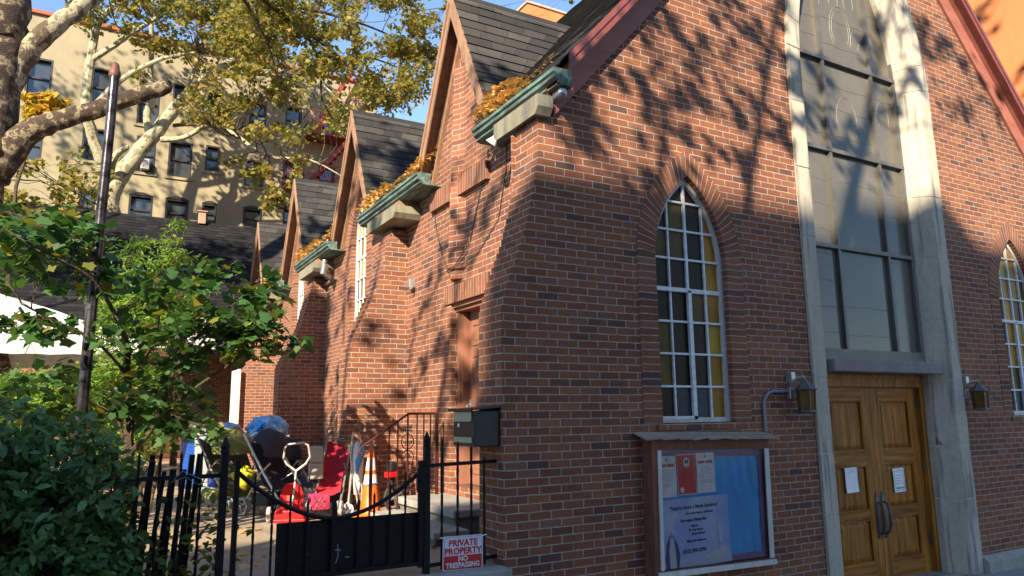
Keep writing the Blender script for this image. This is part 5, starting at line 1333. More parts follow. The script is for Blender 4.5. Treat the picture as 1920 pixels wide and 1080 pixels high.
m=MB(); m.prism([(YR0+.5,ZY),(YR1+2.8,ZY),(YR1+2.8,ZE+.3),(YR1,ZR-.2),(YR0+.5,ZE+.35)],'x',-12.7,-12.6); m.build('gable_wall',BR,hall)
m=MB(); m.bbox((.2,0,0),(.75,.5,.5),.01)
vb=at(391,412,YR1-.3)
vb=at(379,404,YR1-.1); m=MB(); m.bbox((vb.x-.11,YR1-.2,vb.z-.3),(vb.x+.11,YR1+.0,vb.z+.10),.01); m.bbox((vb.x-.16,YR1-.25,vb.z+.10),(vb.x+.16,YR1+.05,vb.z+.14),.01); m.build('roof_vent',simple('rust_pink_metal',(.45,.26,.18),.6),hall)
# half timbered porch gable
PY=15.2; pa=at(250,655,PY); pb_=at(450,655,PY); pc=at(345,560,PY); 
WPL2=stucco('white_infill',(.52,.52,.52)); DKW=wood_material('dark_timber',(.06,.03,.02),(.12,.06,.035),1,.7,'x')
m=MB(); m.prism([(pa.x,pa.z),(pb_.x,pb_.z),(pc.x,pc.z)],'y',PY,PY+.1); m.build('porch_gable',WPL2,hall)
m=MB()
m.bar((pa.x-.2,PY-.03,pa.z-.15),(pc.x,PY-.03,pc.z+.1),.12,0,.2); m.bar((pb_.x+.2,PY-.03,pb_.z-.15),(pc.x,PY-.03,pc.z+.1),.12,0,.2); m.bar((pa.x-.1,PY-.02,pa.z-.05),(pb_.x+.1,PY-.02,pa.z-.05),.12,0,.22); m.bar((pc.x,PY-.015,pa.z),(pc.x,PY-.015,pc.z-.05),.1,0,.14)
for x in (pa.x+.05,pc.x,pb_.x-.1): m.bar((x,PY+.06,ZY),(x,PY+.06,pa.z-.1),.16)
m.build('porch_timber',DKW,hall)
for s,pe in ((-1,pa),(1,pb_)):
    m=MB(); m.prism([(pc.x,pc.z+.16),(pe.x+s*.35,pe.z-.15),(pe.x+s*.35,pe.z-.22),(pc.x,pc.z+.08)],'y',PY-.35,YR0+1.2); m.build('porch_roof',SHB,hall)
m=MB(); m.box((pa.x+.5,YR0+.45,ZY+.1),(pa.x+1.5,YR0+.499,2.5)); m.build('door',DKW,hall)
m=MB(); m.box((pb_.x-1.1,YR0+.45,1.3),(pb_.x-.3,YR0+.499,2.6)); m.build('window',BRZ,hall)
# orange building on the right
ob=empty('orange_building',(13,5,ZW),'orange stuccoed building rising right beside the church','building')
m=MB(); m.box((9.95,-.3,-.5),(22,7,17)); m.build('wall',ORG,ob)
m=MB(); m.bbox((9.85,-.4,17),(22.1,7.1,17.25),.03); m.build('coping',simple('brown_coping',(.2,.1,.07),.7),ob)
tw=at(989,6,17.0)
ow=empty('chimney_block',(12.5,19,ZW),'tall orange stuccoed chimney block standing behind the church roof','chimney')
m=MB(); m.box((tw.x,17.0,-.5),(tw.x+3.0,20.6,tw.z)); m.build('shaft',ORG,ow)
m=MB(); m.bbox((tw.x-.06,16.94,tw.z),(tw.x+3.06,20.66,tw.z+.10),.02); m.build('coping',simple('pale_coping',(.5,.36,.28),.7),ow)

# across the street: the building whose shadow crosses the foot of the church
SUN=np.array([math.cos(R_(29))*math.sin(R_(-133)),math.cos(R_(29))*math.cos(R_(-133)),math.sin(R_(29))])
def toY(p,Y):
    t=(Y-p[1])/SUN[1]; return np.array(p)+SUN*t
YS=-20.
zA=toY((1.5,0,3.82),YS)[2]; xA=toY((-.36,.38,2.),YS)[0]; zB=toY((-2.2,2.2,ZY),YS)[2]
def facing_block(name,x0,x1,z1,label,extra=()):
    t=empty(name,((x0+x1)/2,YS-6,ZW),label,'apartment building')
    fl=[];wn=[]
    z=1.5
    while z<z1-2.2:
        x=x0+1.4
        while x<x1-1.6:
            wn.append((x,x+1.1,z,z+1.6)); x+=2.7
        z+=3.1
    wn=wn[:90]
    m=plate([(x0,-.4),(x1,-.4),(x1,z1),(x0,z1)],[[(a,c),(b,c),(b,d),(a,d)] for a,b,c,d in wn],'y',YS-.3,YS); m.build('front_wall',GRYB,t)
    m=MB(); m.box((x0,YS-12,-.4),(x0+.3,YS-.3,z1)); m.box((x1-.3,YS-12,-.4),(x1,YS-.3,z1)); m.box((x0+.3,YS-12,-.4),(x1-.3,YS-11.7,z1)); m.box((x0+.3,YS-11.7,z1-.5),(x1-.3,YS-.3,z1-.3)); m.build('side_wall',GRYB,t)
    gm=glass_mat('far_glass',(.05,.06,.07),.06,.9,1.)
    for a,b,c,d in wn:
        m=MB(); m.box((a,YS-.22,c),(b,YS-.2,d)); m.box((a,YS-.2,(c+d)/2-.03),(b,YS-.17,(c+d)/2+.03),1); m.build('window',[gm,WHT],t)
    for (a,b,z) in extra:
        m=MB(); m.box((a,YS-3,z1),(b,YS-.5,z)); m.build('roof_bulkhead',GRYB,t)
    return t
xb0=toY((3.85,.1,4.6),YS)[0]; xb1=toY((5.9,.1,4.6),YS)[0]; zb_=toY((5,.15,4.62),YS)[2]
facing_block('apartment_building',xA,xA+30,zA,'buff apartment block across the street with a roof bulkhead',[(xb0,xb1,zb_)])
facing_block('apartment_building',xA-26,xA-.02,zB,'lower buff apartment block across the street at the left')

# ============================================================ TREES AND SHRUBS
def poly_samples(poly,n,rs):
    xs=[p[0] for p in poly]; ys=[p[1] for p in poly]; out=[]
    while len(out)<n:
        x=rs.uniform(min(xs),max(xs)); y=rs.uniform(min(ys),max(ys)); c=False; j=len(poly)-1
        for i in range(len(poly)):
            if (poly[i][1]>y)!=(poly[j][1]>y) and x<(poly[j][0]-poly[i][0])*(y-poly[i][1])/(poly[j][1]-poly[i][1])+poly[i][0]: c=not c
            j=i
        if c: out.append((x,y))
    return out
def limb(pts,radii,name,mt,parent,seg=10,sub=5,rs=nrs):
    P=[np.array(p,float) for p in pts]; out=[];rr=[]
    n=len(P)
    for i in range(n-1):
        p0=P[max(i-1,0)];p1=P[i];p2=P[i+1];p3=P[min(i+2,n-1)]
        for k in range(sub):
            t=k/sub; out.append(.5*((2*p1)+(-p0+p2)*t+(2*p0-5*p1+4*p2-p3)*t*t+(-p0+3*p1-3*p2+p3)*t**3)); rr.append(radii[i]+(radii[i+1]-radii[i])*t)
    out.append(P[-1]); rr.append(radii[-1])
    out=[o+rs.normal(size=3)*r*.075 for o,r in zip(out,rr)]
    m=MB(); m.tube(out,rr,seg); m.build(name,mt,parent,smooth=True); return out,rr
def twigs(limbs,centers,name,mt,parent,r0=.03,rs=nrs,subs=None):
    m=MB(); A=np.array([p for l in limbs for p in l])
    for i,c in enumerate(centers):
        c=np.array(c); d=np.linalg.norm(A-c,axis=1); 
        # attach to a point a little upstream
        k=np.argmin(d+np.abs(A[:,2]-c[2]+.6)*.25); s=A[k]
        if np.linalg.norm(s-c)>6: continue
        pts=curve_pts(s,c,6,.10,rs); m.tube(pts,[r0*(1-.12*j) for j in range(7)],5,cap=False)
        if subs is not None:
            for q in subs[i]: m.tube(curve_pts(pts[rs.randint(3,7)],q,3,.12,rs),[r0*.35,r0*.28,r0*.2,r0*.12],4,cap=False)
    return m.build(name,mt,parent,smooth=True)

# --- big plane tree at the left edge
rs=np.random.RandomState(21)
YB=10.2
def A3(lst): return [np.array(at(*p)) for p in lst]
bt=empty('plane_tree',at(-45,940,YB),'big plane tree with dark blotched bark at the left edge, one limb sawn off','tree')
bt.location.z=ZY
base=np.array(at(-45,900,YB)); base[2]=ZY-.2
tr,_=limb([base]+A3([(-46,620,YB),(-52,400,YB),(-30,240,YB),(-4,110,YB),(8,-40,YB),(-5,-300,YB+.5)]),[.68,.48,.43,.46,.45,.40,.33],'trunk',BK_TRUNK,bt,16,6,rs)
lb1,_=limb(A3([(-18,215,YB),(48,100,YB-.1),(110,45,YB-.2),(190,-15,YB-.1),(320,-110,YB+.4),(460,-190,YB+2)]),[.30,.22,.17,.14,.12,.09],'limb',BK_MID,bt,12,6,rs)
lb2,_=limb(A3([(-25,330,YB),(50,250,YB-.15),(120,222,YB-.4),(215,192,YB-.7),(300,166,YB-1.),(313,161,YB-1.02)]),[.36,.22,.175,.155,.145,.11],'sawn_limb',BK_TRUNK,bt,12,6,rs)
# high limbs that reach over the yard and hang in from above
ovl=[]
for pts,r in (([(320,-110,YB+.4),(420,-60,YB+1.5),(500,5,YB+2.5),(570,55,YB+3.2),(640,110,YB+3.8),(690,175,YB+4.2)],[.09,.075,.06,.05,.035,.018]),
              ([(500,5,YB+2.5),(590,20,YB+3.6),(680,45,YB+4.5),(760,80,YB+5)],[.05,.04,.03,.012]),
              ([(420,-60,YB+1.5),(470,20,YB+2.6),(505,90,YB+3),(520,150,YB+3.2)],[.05,.035,.025,.012]),
              ([(570,55,YB+3.2),(600,120,YB+3.4),(605,190,YB+3.8),(640,240,YB+4)],[.04,.03,.02,.01]),
              ([(460,-190,YB+2),(620,-90,YB+4),(720,-20,YB+5),(790,20,YB+5.6)],[.07,.05,.04,.015]),
              ([(640,110,YB+3.8),(700,110,YB+4.4),(760,130,YB+5),(800,120,YB+5.2)],[.03,.022,.016,.008])):
    l,_=limb(A3(pts),[q*1.25 for q in r],'limb',BK_TWIG,bt,8,5,rs); ovl.append(l)
cl=[];C=[];S=[]
for (x,y) in poly_samples([(430,-60),(770,-60),(822,60),(812,150),(765,222),(700,205),(650,150),(560,120),(470,110),(400,40)],74,rs):
    c=at(x,y,YB+rs.uniform(1.6,5.0)); p,sc2=clump_points(c,.52,190,rs,10,.19); C.append(p); cl.append(np.array(c)); S.append(sc2)
for (x,y) in [(845,6),(836,14),(1062,-6),(1075,-2)]:
    c=at(x,y,YB+3); p,sc2=clump_points(c,.16,26,rs,3,.2); C.append(p); cl.append(np.array(c)); S.append(sc2)
twigs([l for l in ovl]+[lb1],cl,'twigs',BK_TWIG,bt,.016,rs,S)
leaf_mesh('crown',np.concatenate(C),.105,'lobed',LF_PLANE,bt,.25,rs)

# --- pale plane tree behind the hall
rs=np.random.RandomState(31)
YP=22.6
pt_=empty('plane_tree',at(205,600,YP),'pale barked plane tree with spreading limbs in front of the tan building','tree'); pt_.location.z=ZY
b0=np.array(at(196,640,YP)); b0[2]=ZY-.2
L_=[]
l,_=limb([b0]+A3([(200,450,YP),(203,375,YP),(235,318,YP-.1),(285,255,YP-.3),(345,185,YP-.6),(395,142,YP-.9),(440,110,YP-1.1),(500,82,YP-1.4),(560,30,YP-1.6),(600,-30,YP-1.8)]),[.50,.42,.34,.29,.25,.20,.16,.13,.10,.06,.04],'trunk',BK_PALE,pt_,14,5,rs); L_.append(l)
for pts,r in (([(203,375,YP),(196,320,YP-.2),(178,265,YP-.5),(163,215,YP-.8),(166,140,YP-1),(172,105,YP-1.1),(182,50,YP-1.3),(205,20,YP-1.5),(250,-10,YP-1.8)],[.30,.21,.19,.17,.16,.14,.11,.09,.06]),
 ([(172,112,YP-1.1),(215,85,YP-1.4),(250,60,YP-1.7),(300,30,YP-2)],[.11,.09,.08,.05]),
 ([(283,255,YP-.3),(276,215,YP-.4),(288,180,YP-.6),(282,140,YP-.8),(285,90,YP-1),(284,30,YP-1.3),(290,-40,YP-1.5)],[.17,.14,.13,.10,.08,.06,.05]),
 ([(178,200,YP-.8),(215,160,YP-1.5),(255,132,YP-2),(310,108,YP-2.4),(370,98,YP-2.8)],[.12,.10,.08,.06,.03]),
 ([(302,262,YP-.4),(345,258,YP-.8),(400,232,YP-1.3),(440,252,YP-1.8),(500,292,YP-2.3),(580,300,YP-2.8),(640,330,YP-3)],[.11,.09,.08,.07,.055,.04,.02]),
 ([(325,235,YP-.5),(375,233,YP-1),(430,240,YP-1.6),(470,262,YP-2)],[.07,.06,.05,.02]),
 ([(205,335,YP-.2),(212,300,YP-.8),(226,284,YP-1),(240,277,YP-1.1)],[.16,.12,.10,.09]),
 ([(395,142,YP-.9),(450,142,YP-1.2),(530,136,YP-1.6),(590,150,YP-2),(640,190,YP-2.5)],[.09,.075,.06,.04,.02]),
 ([(440,110,YP-1.1),(445,60,YP-1),(470,20,YP-1),(500,-30,YP-1)],[.09,.07,.05,.03]),
 ([(500,292,YP-2.3),(540,300,YP-2.6),(570,330,YP-2.8),(540,390,YP-3)],[.04,.03,.025,.01]),
 ([(345,185,YP-.6),(360,140,YP-.6),(380,80,YP-.8),(370,20,YP-1),(350,-40,YP-1)],[.10,.08,.06,.05,.03])):
    l,_=limb(A3(pts),r,'limb',BK_PALE if r[0]>.08 else BK_TWIG,pt_,9,4,rs); L_.append(l)
C=[];cl=[];S=[]
def canopy(poly,n,per,rad,y0,y1):
    for (x,y) in poly_samples(poly,n,rs):
        c=at(x,y,YP+rs.uniform(y0,y1)); p,s2=clump_points(c,rad*rs.uniform(.7,1.2),int(per*1.35),rs,8,.2); C.append(p); cl.append(np.array(c)); S.append(s2)
canopy([(190,-50),(500,-60),(560,80),(560,200),(470,150),(380,110),(300,95),(255,75),(225,50)],80,80,.72,-4.0,.6)
canopy([(400,110),(560,120),(650,190),(650,235),(560,215),(480,200),(420,190)],20,48,.55,-4.5,-1)
canopy([(320,180),(440,200),(560,235),(650,270),(635,340),(560,335),(480,285),(400,240),(330,215)],18,42,.5,-4.,-1.5)
canopy([(430,295),(500,310),(560,370),(530,420),(490,395),(440,345)],10,45,.45,-4.,-2)
canopy([(-40,300),(60,290),(180,300),(185,340),(175,430),(90,425),(-40,400)],30,62,.6,-2.4,-1.2)
canopy([(110,-20),(190,0),(210,50),(160,50)],6,45,.5,-3,-1)
canopy([(190,120),(300,130),(420,180),(400,215),(250,180)],5,30,.4,-3,-1)
twigs(L_,cl,'twigs',BK_TWIG,pt_,.028,rs,S)
leaf_mesh('crown',np.concatenate(C),.145,'lobed',LF_PLANE,pt_,.25,rs)
C=[]
for (x,y) in poly_samples([(38,190),(75,180),(130,195),(140,215),(90,232),(45,228)],9,rs):
    C.append(clump_points(at(x,y,12),.22,70,rs,5,.2)[0])
gs=empty('golden_sapling',(at(80,600,12).x,12,ZY),'slim young tree with a tuft of golden leaves below the sawn limb','tree')
m=MB(); m.tube([(at(20,900,12).x,12,ZY-.1),tuple(at(10,600,12)),tuple(at(30,350,12)),tuple(at(75,215,12))],[.06,.05,.035,.01],7); m.build('trunk',BK_TWIG,gs,smooth=True)
leaf_mesh('crown',np.concatenate(C),.13,'lobed',LF_GOLD,gs,.4,rs)

# --- young tree with broad leaves by the pole
rs=np.random.RandomState(41)
YY=2.9
yt=empty('young_tree',at(245,940,YY),'young broad leaved tree reaching in front of the church side','tree'); yt.location.z=ZY
b0=np.array(at(242,1000,YY)); b0[2]=ZY-.1
ls=[]
for pts,r in (([(240,860,YY),(243,770,YY),(238,700,YY),(236,640,YY-.1),(200,560,YY-.2),(150,480,YY-.4),(120,430,YY-.5)],[.05,.042,.035,.028,.02,.014,.008]),
 ([(243,850,YY),(285,805,YY-.2),(312,740,YY-.3),(330,690,YY-.4),(380,620,YY-.5),(450,560,YY-.6),(490,520,YY-.7)],[.03,.025,.02,.017,.014,.01,.006]),
 ([(243,840,YY),(225,800,YY),(230,740,YY+.2),(290,640,YY+.3),(300,560,YY+.4)],[.02,.017,.014,.011,.007]),
 ([(236,700,YY),(180,640,YY-.4),(100,600,YY-.6),(40,570,YY-.8)],[.016,.013,.01,.006]),
 ([(285,805,YY-.2),(350,740,YY-.3),(420,690,YY-.4),(480,650,YY-.5),(540,648,YY-.6)],[.016,.014,.011,.008,.004]),
 ([(236,640,YY-.1),(215,590,YY-.5),(170,520,YY-.8),(60,460,YY-1),(10,430,YY-1)],[.016,.013,.011,.008,.005])):
    P=A3(pts)
    if r[0]==.05: P=[b0]+P; r=[.055]+r
    l,_=limb(P,r,'branch' if r[0]<.05 else 'trunk',BK_TWIG,yt,7,5,rs); ls.append(l)
C=[];cl=[];S=[]
def leafy(poly,n,per,rad,y0,y1,Cs=None,cls=None,Ss=None,Y=YY,sub=4,sr=.35):
    Cs=C if Cs is None else Cs; cls=cl if cls is None else cls; Ss=S if Ss is None else Ss
    for (x,y) in poly_samples(poly,n,rs):
        c=at(x,y,Y+rs.uniform(y0,y1)); p,s2=clump_points(c,rad,per,rs,sub,sr); Cs.append(p); cls.append(np.array(c)); Ss.append(s2)
leafy([(-20,385),(120,400),(200,450),(230,540),(130,560),(0,530)],34,20,.19,-.9,.2)
leafy([(330,520),(430,495),(500,505),(520,560),(500,620),(440,640),(350,600)],26,20,.17,-.9,-.2)
leafy([(430,600),(560,630),(560,665),(460,680),(400,660)],12,18,.13,-.9,-.3)
leafy([(180,480),(330,540),(340,660),(240,700),(180,620)],14,16,.2,-.9,.1)
leafy([(260,660),(400,670),(410,760),(380,860),(280,840)],20,20,.18,-.6,.3)
leafy([(0,700),(240,690),(290,800),(100,790),(0,790)],18,20,.2,-.4,.4)
leafy([(0,590),(120,590),(110,640),(0,650)],8,16,.14,-.9,-.3)
twigs(ls,cl,'twigs',BK_TWIG,yt,.007,rs,S)
leaf_mesh('crown',np.concatenate(C),.108,'lobed',LF_YOUNG,yt,.9,rs)
# --- sunlit shrub behind
rs=np.random.RandomState(43); YS2=4.9
sb=empty('lilac_shrub',at(280,930,YS2),'loose sunlit shrub with narrow bright green leaves behind the steel pole','shrub'); sb.location.z=ZY
C=[];cl=[];S=[];ls=[]
for pts,r in (([(270,900,YS2),(262,760,YS2),(270,640,YS2),(300,520,YS2),(325,430,YS2)],[.035,.028,.02,.012,.004]),
 ([(260,900,YS2),(225,780,YS2),(200,680,YS2),(215,560,YS2),(250,470,YS2)],[.03,.024,.018,.012,.004]),
 ([(280,900,YS2),(320,780,YS2),(345,680,YS2+.2),(345,600,YS2+.3)],[.025,.02,.015,.005]),
 ([(250,900,YS2),(130,800,YS2),(60,720,YS2),(0,690,YS2)],[.025,.02,.015,.006])):
    P=A3(pts); P[0][2]=ZY-.05; l,_=limb(P,r,'stem',BK_TWIG,sb,6,5,rs); ls.append(l)
leafy([(305,440),(335,405),(345,420),(330,480),(300,530)],9,22,.10,-.3,.3,C,cl,S,YS2,4,.4)
leafy([(210,470),(280,445),(350,490),(360,520),(250,520)],14,50,.15,-.3,.3,C,cl,S,YS2,4,.4)
leafy([(180,560),(260,520),(360,550),(360,600),(310,640),(190,640)],46,85,.2,-.4,.4,C,cl,S,YS2,5,.35)
leafy([(180,620),(230,580),(240,660),(180,700)],8,40,.18,-.4,.4,C,cl,S,YS2,5,.35)
leafy([(-20,715),(120,705),(230,680),(310,700),(320,780),(290,850),(150,820),(-20,780)],105,85,.22,-.7,.6,C,cl,S,YS2-.2,5,.3)
twigs(ls,cl,'twigs',BK_TWIG,sb,.007,rs,S)
leaf_mesh('foliage',np.concatenate(C),.095,'narrow',LF_BUSH,sb,.5,rs)
# --- clipped hedge by the fence
rs=np.random.RandomState(47)
hd=empty('hedge',(-4.2,1.0,ZY),'dense dark green privet hedge in the shade left of the gate','hedge')
pts=[]; lob=[((-3.42,.32,1.06),(.48,.58,.58)),((-3.90,.35,1.20),(.56,.62,.60)),((-4.6,.4,1.24),(.7,.62,.60)),((-5.5,.4,1.15),(.7,.62,.6)),((-3.8,.2,.75),(.75,.55,.55)),((-4.8,.2,.8),(1.0,.55,.55)),((-3.3,.25,.70),(.38,.45,.48)),((-6.3,.4,.9),(.7,.6,.8))]
while len(pts)<27000:
    c,r=lob[rs.randint(len(lob))]; d=rs.normal(size=3); d/=np.linalg.norm(d); d[1]=-abs(d[1]) if rs.rand()<.7 else d[1]
    q=rs.rand()**.35; p=np.array(c)+d*np.array(r)*q*(1+.10*math.sin(d[0]*11+c[0]*5)*math.cos(d[2]*9))
    if p[2]<(ZY if p[1]>0 else -.2)+.05: continue
    if math.sin(p[0]*13+2)*math.sin(p[2]*15)*math.sin(p[1]*9)>.35: continue
    pts.append(p)
m=MB()
for k in range(60):
    x=rs.uniform(-6.3,-3.1); m.tube([(x,.45+rs.uniform(-.2,.3),ZY-.05),(x+rs.uniform(-.2,.2),.35+rs.uniform(-.3,.3),.85),(x+rs.uniform(-.4,.4),.35+rs.uniform(-.4,.4),1.25)],[.018,.012,.005],5)
m.build('stems',BK_TWIG,hd)
leaf_mesh('foliage',np.array(pts),.072,'oval',LF_DARK,hd,.35,rs)
# low weeds and ivy at the fence
wd=[];
for k in range(520): wd.append((rs.uniform(-3.2,-2.4)+.1*rs.normal(),.12+.25*rs.rand(),ZY+.02+.65*rs.rand()**2.2))
o=leaf_mesh('weeds',np.array(wd),.075,'oval',leafmat('weed_leaf',[(.10,.17,.03),(.15,.20,.04),(.07,.13,.03)],.35),None,.5,rs); tag(o,'light green weeds growing up through the fence at the foot of the hedge','weeds',kind='stuff')
# shrubs filling the back of the yard at the left
for (cx,cy,w,h,lab,n) in ((-7.5,7.5,1.6,1.5,'shaded green shrub in front of the white canopy',2600),(-5.2,10.8,1.3,2.2,'tall dark shrub beside the hall wall',2600),(-2.9,14.0,1.1,1.6,'shaded shrub by the porch of the hall',2000)):
    t=empty('shrub',(cx,cy,ZY),lab,'shrub','shrubs at the back of the yard')
    P=[];
    while len(P)<n:
        d=rs.normal(size=3); d/=np.linalg.norm(d); p=np.array((cx,cy,ZY+h*.5))+d*np.array((w,w*.8,h*.55))*rs.rand()**.4*(1+.2*math.sin(d[0]*7)*math.cos(d[2]*6))
        if p[2]>ZY: P.append(p)
    m=MB()
    for k in range(7): m.tube([(cx+.1*k-.3,cy,ZY-.05),(cx+rs.uniform(-.5,.5)*w,cy+rs.uniform(-.4,.4)*w,ZY+h*.8)],[.03,.008],5)
    m.build('stems',BK_TWIG,t); leaf_mesh('foliage',np.array(P),.12,'oval',LF_YOUNG,t,.4,rs)

# --- white canopy over the yard
cp=empty('canopy_tent',(-4.2,7.4,ZY),'white pop up canopy tent with dry leaves caught in a fold of its roof','tent')
WCL=plain('white_canopy_cloth',(.60,.585,.59),.75)
ctr=at(-95,520,8.4); cr=[at(262,664,6.8),at(-330,700,6.4),at(-380,640,10.2),at(190,640,10.0)]
zl=(cr[0].z+cr[3].z)/2
cr=[Vector((c.x,c.y,zl)) for c in cr]
m=MB(); n=14
for i in range(4):
    a,b=cr[i],cr[(i+1)%4]; vs=[]
    for j in range(n+1):
        v=j/n
        for k in range(n+1):
            u=k/n; e=a.lerp(b,u); p=e.lerp(ctr,v); sag=.16*math.sin(math.pi*u)*math.sin(math.pi*(1-v)*.9+.1)
            vs.append((p.x,p.y,p.z-sag+.012*math.sin(u*23+v*17)))
    K=n+1; m.add(vs,[(j*K+k,j*K+k+1,(j+1)*K+k+1,(j+1)*K+k) for j in range(n) for k in range(n)])
m.build('roof_cloth',WCL,cp,smooth=True)
m=MB()
for i in range(4):
    a,b=cr[i],cr[(i+1)%4]; vs=[]
    for k in range(25):
        u=k/24; e=a.lerp(b,u); s=.16*math.sin(math.pi*u)*.31; vs+=[(e.x,e.y,e.z-s+.004),(e.x,e.y,e.z-s-.22-.02*abs(math.sin(u*24)))]
    m.add(vs,[(2*k,2*k+2,2*k+3,2*k+1) for k in range(24)])
m.build('valance',WCL,cp,smooth=True)
for c in cr:
    m=MB(); m.bar((c.x,c.y,ZY),(c.x,c.y,c.z),.05); m.build('leg',STEEL,cp)
lp=at(32,640,6.9); 
o=litter('leaf_pile',lambda n,rs: np.array([(lp.x+rs.normal()*.20,lp.y+rs.normal()*.05,lp.z+abs(rs.normal())*.03) for _ in range(n)]),260,.07,'small heap of orange leaves on the white canopy')

# --- street trees that throw the dappled shade (they stand behind the camera)
DENS=.42
def shade_tree(base,label,targets,mt,seed):
    rs=np.random.RandomState(seed); t=empty('plane_tree',base,label,'tree')
    C=[];cl=[];S=[]
    for (tx,ty,tz,dist,rad,n) in targets:
        c=np.array((tx,ty,tz))+SUN*(dist+rs.uniform(-1.,1.)); p,s2=clump_points(c,rad,int(n*DENS),rs,5,.30); C.append(p); cl.append(c); S.append(s2)
    A=np.array(cl); cm=A.mean(0); b=np.array(base,float)
    l0,_=limb([b-(0,0,.1),b+(0.05,.1,2.5),b+(.0,.2,5),b*.75+np.array((cm[0],cm[1],7.5))*.25+np.array((0,0,b[2]*.0))],[.34,.29,.26,.22],'trunk',BK_DARK,t,12,5,rs)
    top=l0[-1]; lm=[l0]
    order=np.argsort(np.arctan2(A[:,1]-top[1],A[:,0]-top[0]))
    for g in np.array_split(order,max(3,len(cl)//7)):
        q=A[g].mean(0); l,_=limb([top-(0,0,.5),top*.6+q*.4+(0,0,-.6),q],[.09,.06,.03],'limb',BK_PALE,t,8,5,rs); lm.append(l)
    twigs(lm,cl,'twigs',BK_TWIG,t,.02,rs,S)
    leaf_mesh('crown',np.concatenate(C),.17,'lobed',mt,t,.2,rs)
def fp(px,py,d=14,r=.5,n=60): v=at(px,py,0.); return (v.x,v.y,v.z,d-3.5,r*.95,n)
def sp_(px,py,d=14,r=.5,n=60,X=XW):
    d_=(px-960)/FPX*AR-(py-540)/FPX*AU+AF; t=(X-CAM[0])/d_[0]; v=CAM+t*d_; return (v[0],v[1],v[2],d,r,n)
T1=[fp(*p) for p in ((1100,190),(1130,260,13,.35,45),(1180,130,14,.4,50),(1215,60,14,.5,60),(1260,190,14,.4,55),(1300,260,13,.35,40),(1290,90,14,.45,55),(1350,30,14,.5,60),(1400,140,14,.45,60),(1340,215,14,.35,40),(1440,230,14,.4,55),(1450,70,14,.45,60),(1500,150,14,.4,50),(1495,40,15,.4,50),(1560,190,14,.5,60),(1640,60,15,.5,60),(1620,240,14,.35,40),(1700,160,14,.3,35),(1720,60,15,.5,60),(1790,100,15,.45,55),(1800,200,15,.35,40),(1850,180,15,.3,35),(1395,300,13,.3,35),(1250,300,13,.25,30),(1060,250,13,.25,28))]
T1+=[(9.9,3.0,z,14,.6,60) for z in (7.5,9.5)]+[(9.9,1.2,z,14,.7,70) for z in (7.,8.5,10)]
shade_tree((-8.2,-6.6,ZW),'street plane tree standing on the pavement behind the viewer, in front of the church',T1,LF_PLANE,51)
T2=[sp_(*p) for p in ((640,560,15,.5,80),(640,700,15,.5,80),(650,820,15,.4,70),(700,560,14,.35,50),(720,640,14,.45,80),(745,700,14,.4,60),(735,480,14,.3,40),(800,600,13,.35,45),(790,690,13,.35,45),(830,640,13,.3,45),(850,720,13,.35,50),(865,620,13,.35,50),(845,830,13,.35,50),(870,760,13,.3,40),(880,690,13,.3,45),(905,420,13,.35,45),(860,460,13,.3,35),(820,500,13,.3,35),(930,330,13,.25,30),(880,250,13,.3,30),(960,60,14,.45,60),(1000,120,14,.4,60),(920,130,14,.3,35),(800,860,13,.3,40))]
T2+=[(x,y,z,14,.45,170) for x,y,z in ((1.0,5.8,5.9),(1.2,5.7,6.2),(.8,5.6,5.3),(.8,9.9,5.6))]
T2+=[(-.2,8.4,z,15,.50,900) for z in (.8,1.4,2.0,2.6,3.2,3.7)]+[(-.0,9.6,5.6,15,.5,60),(.5,6.5,5.6,15,.5,110),(.6,6.0,6.2,15,.45,80)]
T2+=[(x,y,ZY,15,.3,40) for x,y in ((-2.2,4.2),(-1.6,7.0),(-2.9,6.0))]
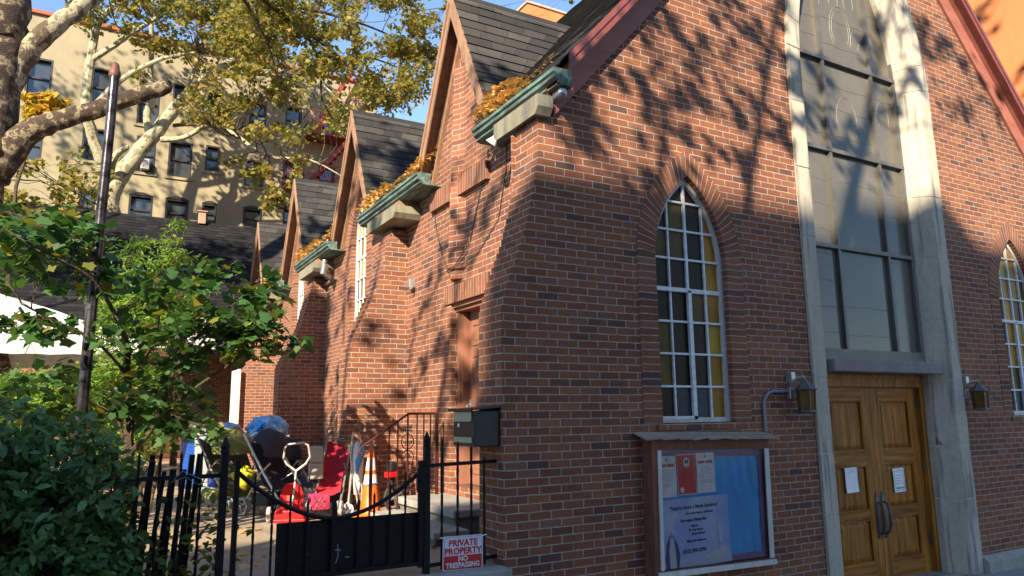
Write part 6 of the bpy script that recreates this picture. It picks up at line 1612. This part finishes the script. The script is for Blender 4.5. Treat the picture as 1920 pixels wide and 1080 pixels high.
shade_tree((-12.5,-4.4,ZW),'second street plane tree farther along the pavement, out of view to the left',T2,LF_PLANE,53)

T3=[]
rs=np.random.RandomState(77)
for (x,y) in poly_samples([(130,80),(640,190),(560,430),(200,380),(60,300),(70,110)],34,rs):
    v=at(x,y,25.); T3.append((v.x,v.y,v.z,16.,.75,110))
for (x,y) in poly_samples([(130,400),(400,420),(460,520),(440,600),(130,600)],22,rs):
    v=at(x,y,18.8); T3.append((v.x,v.y,v.z,16.,.8,330))
shade_tree((-17.,13.,ZY),'tall plane tree beyond the left edge of the yard, shading the tan building',T3,LF_PLANE,59)

# ============================================================ SKY, SUN, CAMERA
w=bpy.data.worlds.new('World'); sc.world=w; w.use_nodes=True; nt=w.node_tree
sk=N(nt,'ShaderNodeTexSky'); sk.sky_type='NISHITA'; sk.sun_disc=False; sk.sun_elevation=R_(29); sk.sun_rotation=R_(-133); sk.altitude=10; sk.air_density=1.0; sk.dust_density=.0; sk.ozone_density=3.0
L(nt,sk.outputs[0],nt.nodes['Background'].inputs[0]); nt.nodes['Background'].inputs[1].default_value=.122
sd=bpy.data.lights.new('sun','SUN'); sd.energy=5.0; sd.angle=R_(.53); sd.color=(1,.85,.65)
so=bpy.data.objects.new('sun',sd); col.objects.link(so); so.rotation_euler=Vector(SUN).to_track_quat('Z','Y').to_euler(); so.location=(0,-30,40)
cd=bpy.data.cameras.new('camera'); cam=bpy.data.objects.new('camera',cd); col.objects.link(cam)
cd.sensor_width=36; cd.lens=36*FPX/1920; cd.clip_end=3000; cd.clip_start=.05
Mx=Matrix(((AR[0],AU[0],-AF[0],CAM[0]),(AR[1],AU[1],-AF[1],CAM[1]),(AR[2],AU[2],-AF[2],CAM[2]),(0,0,0,1)))
cam.matrix_world=Mx; sc.camera=cam
sc.render.engine='CYCLES'
sc.cycles.use_denoising=True
sc.view_settings.view_transform='Standard'; sc.view_settings.look='None'; sc.view_settings.exposure=1.38; sc.view_settings.gamma=1
sc.render.film_transparent=False
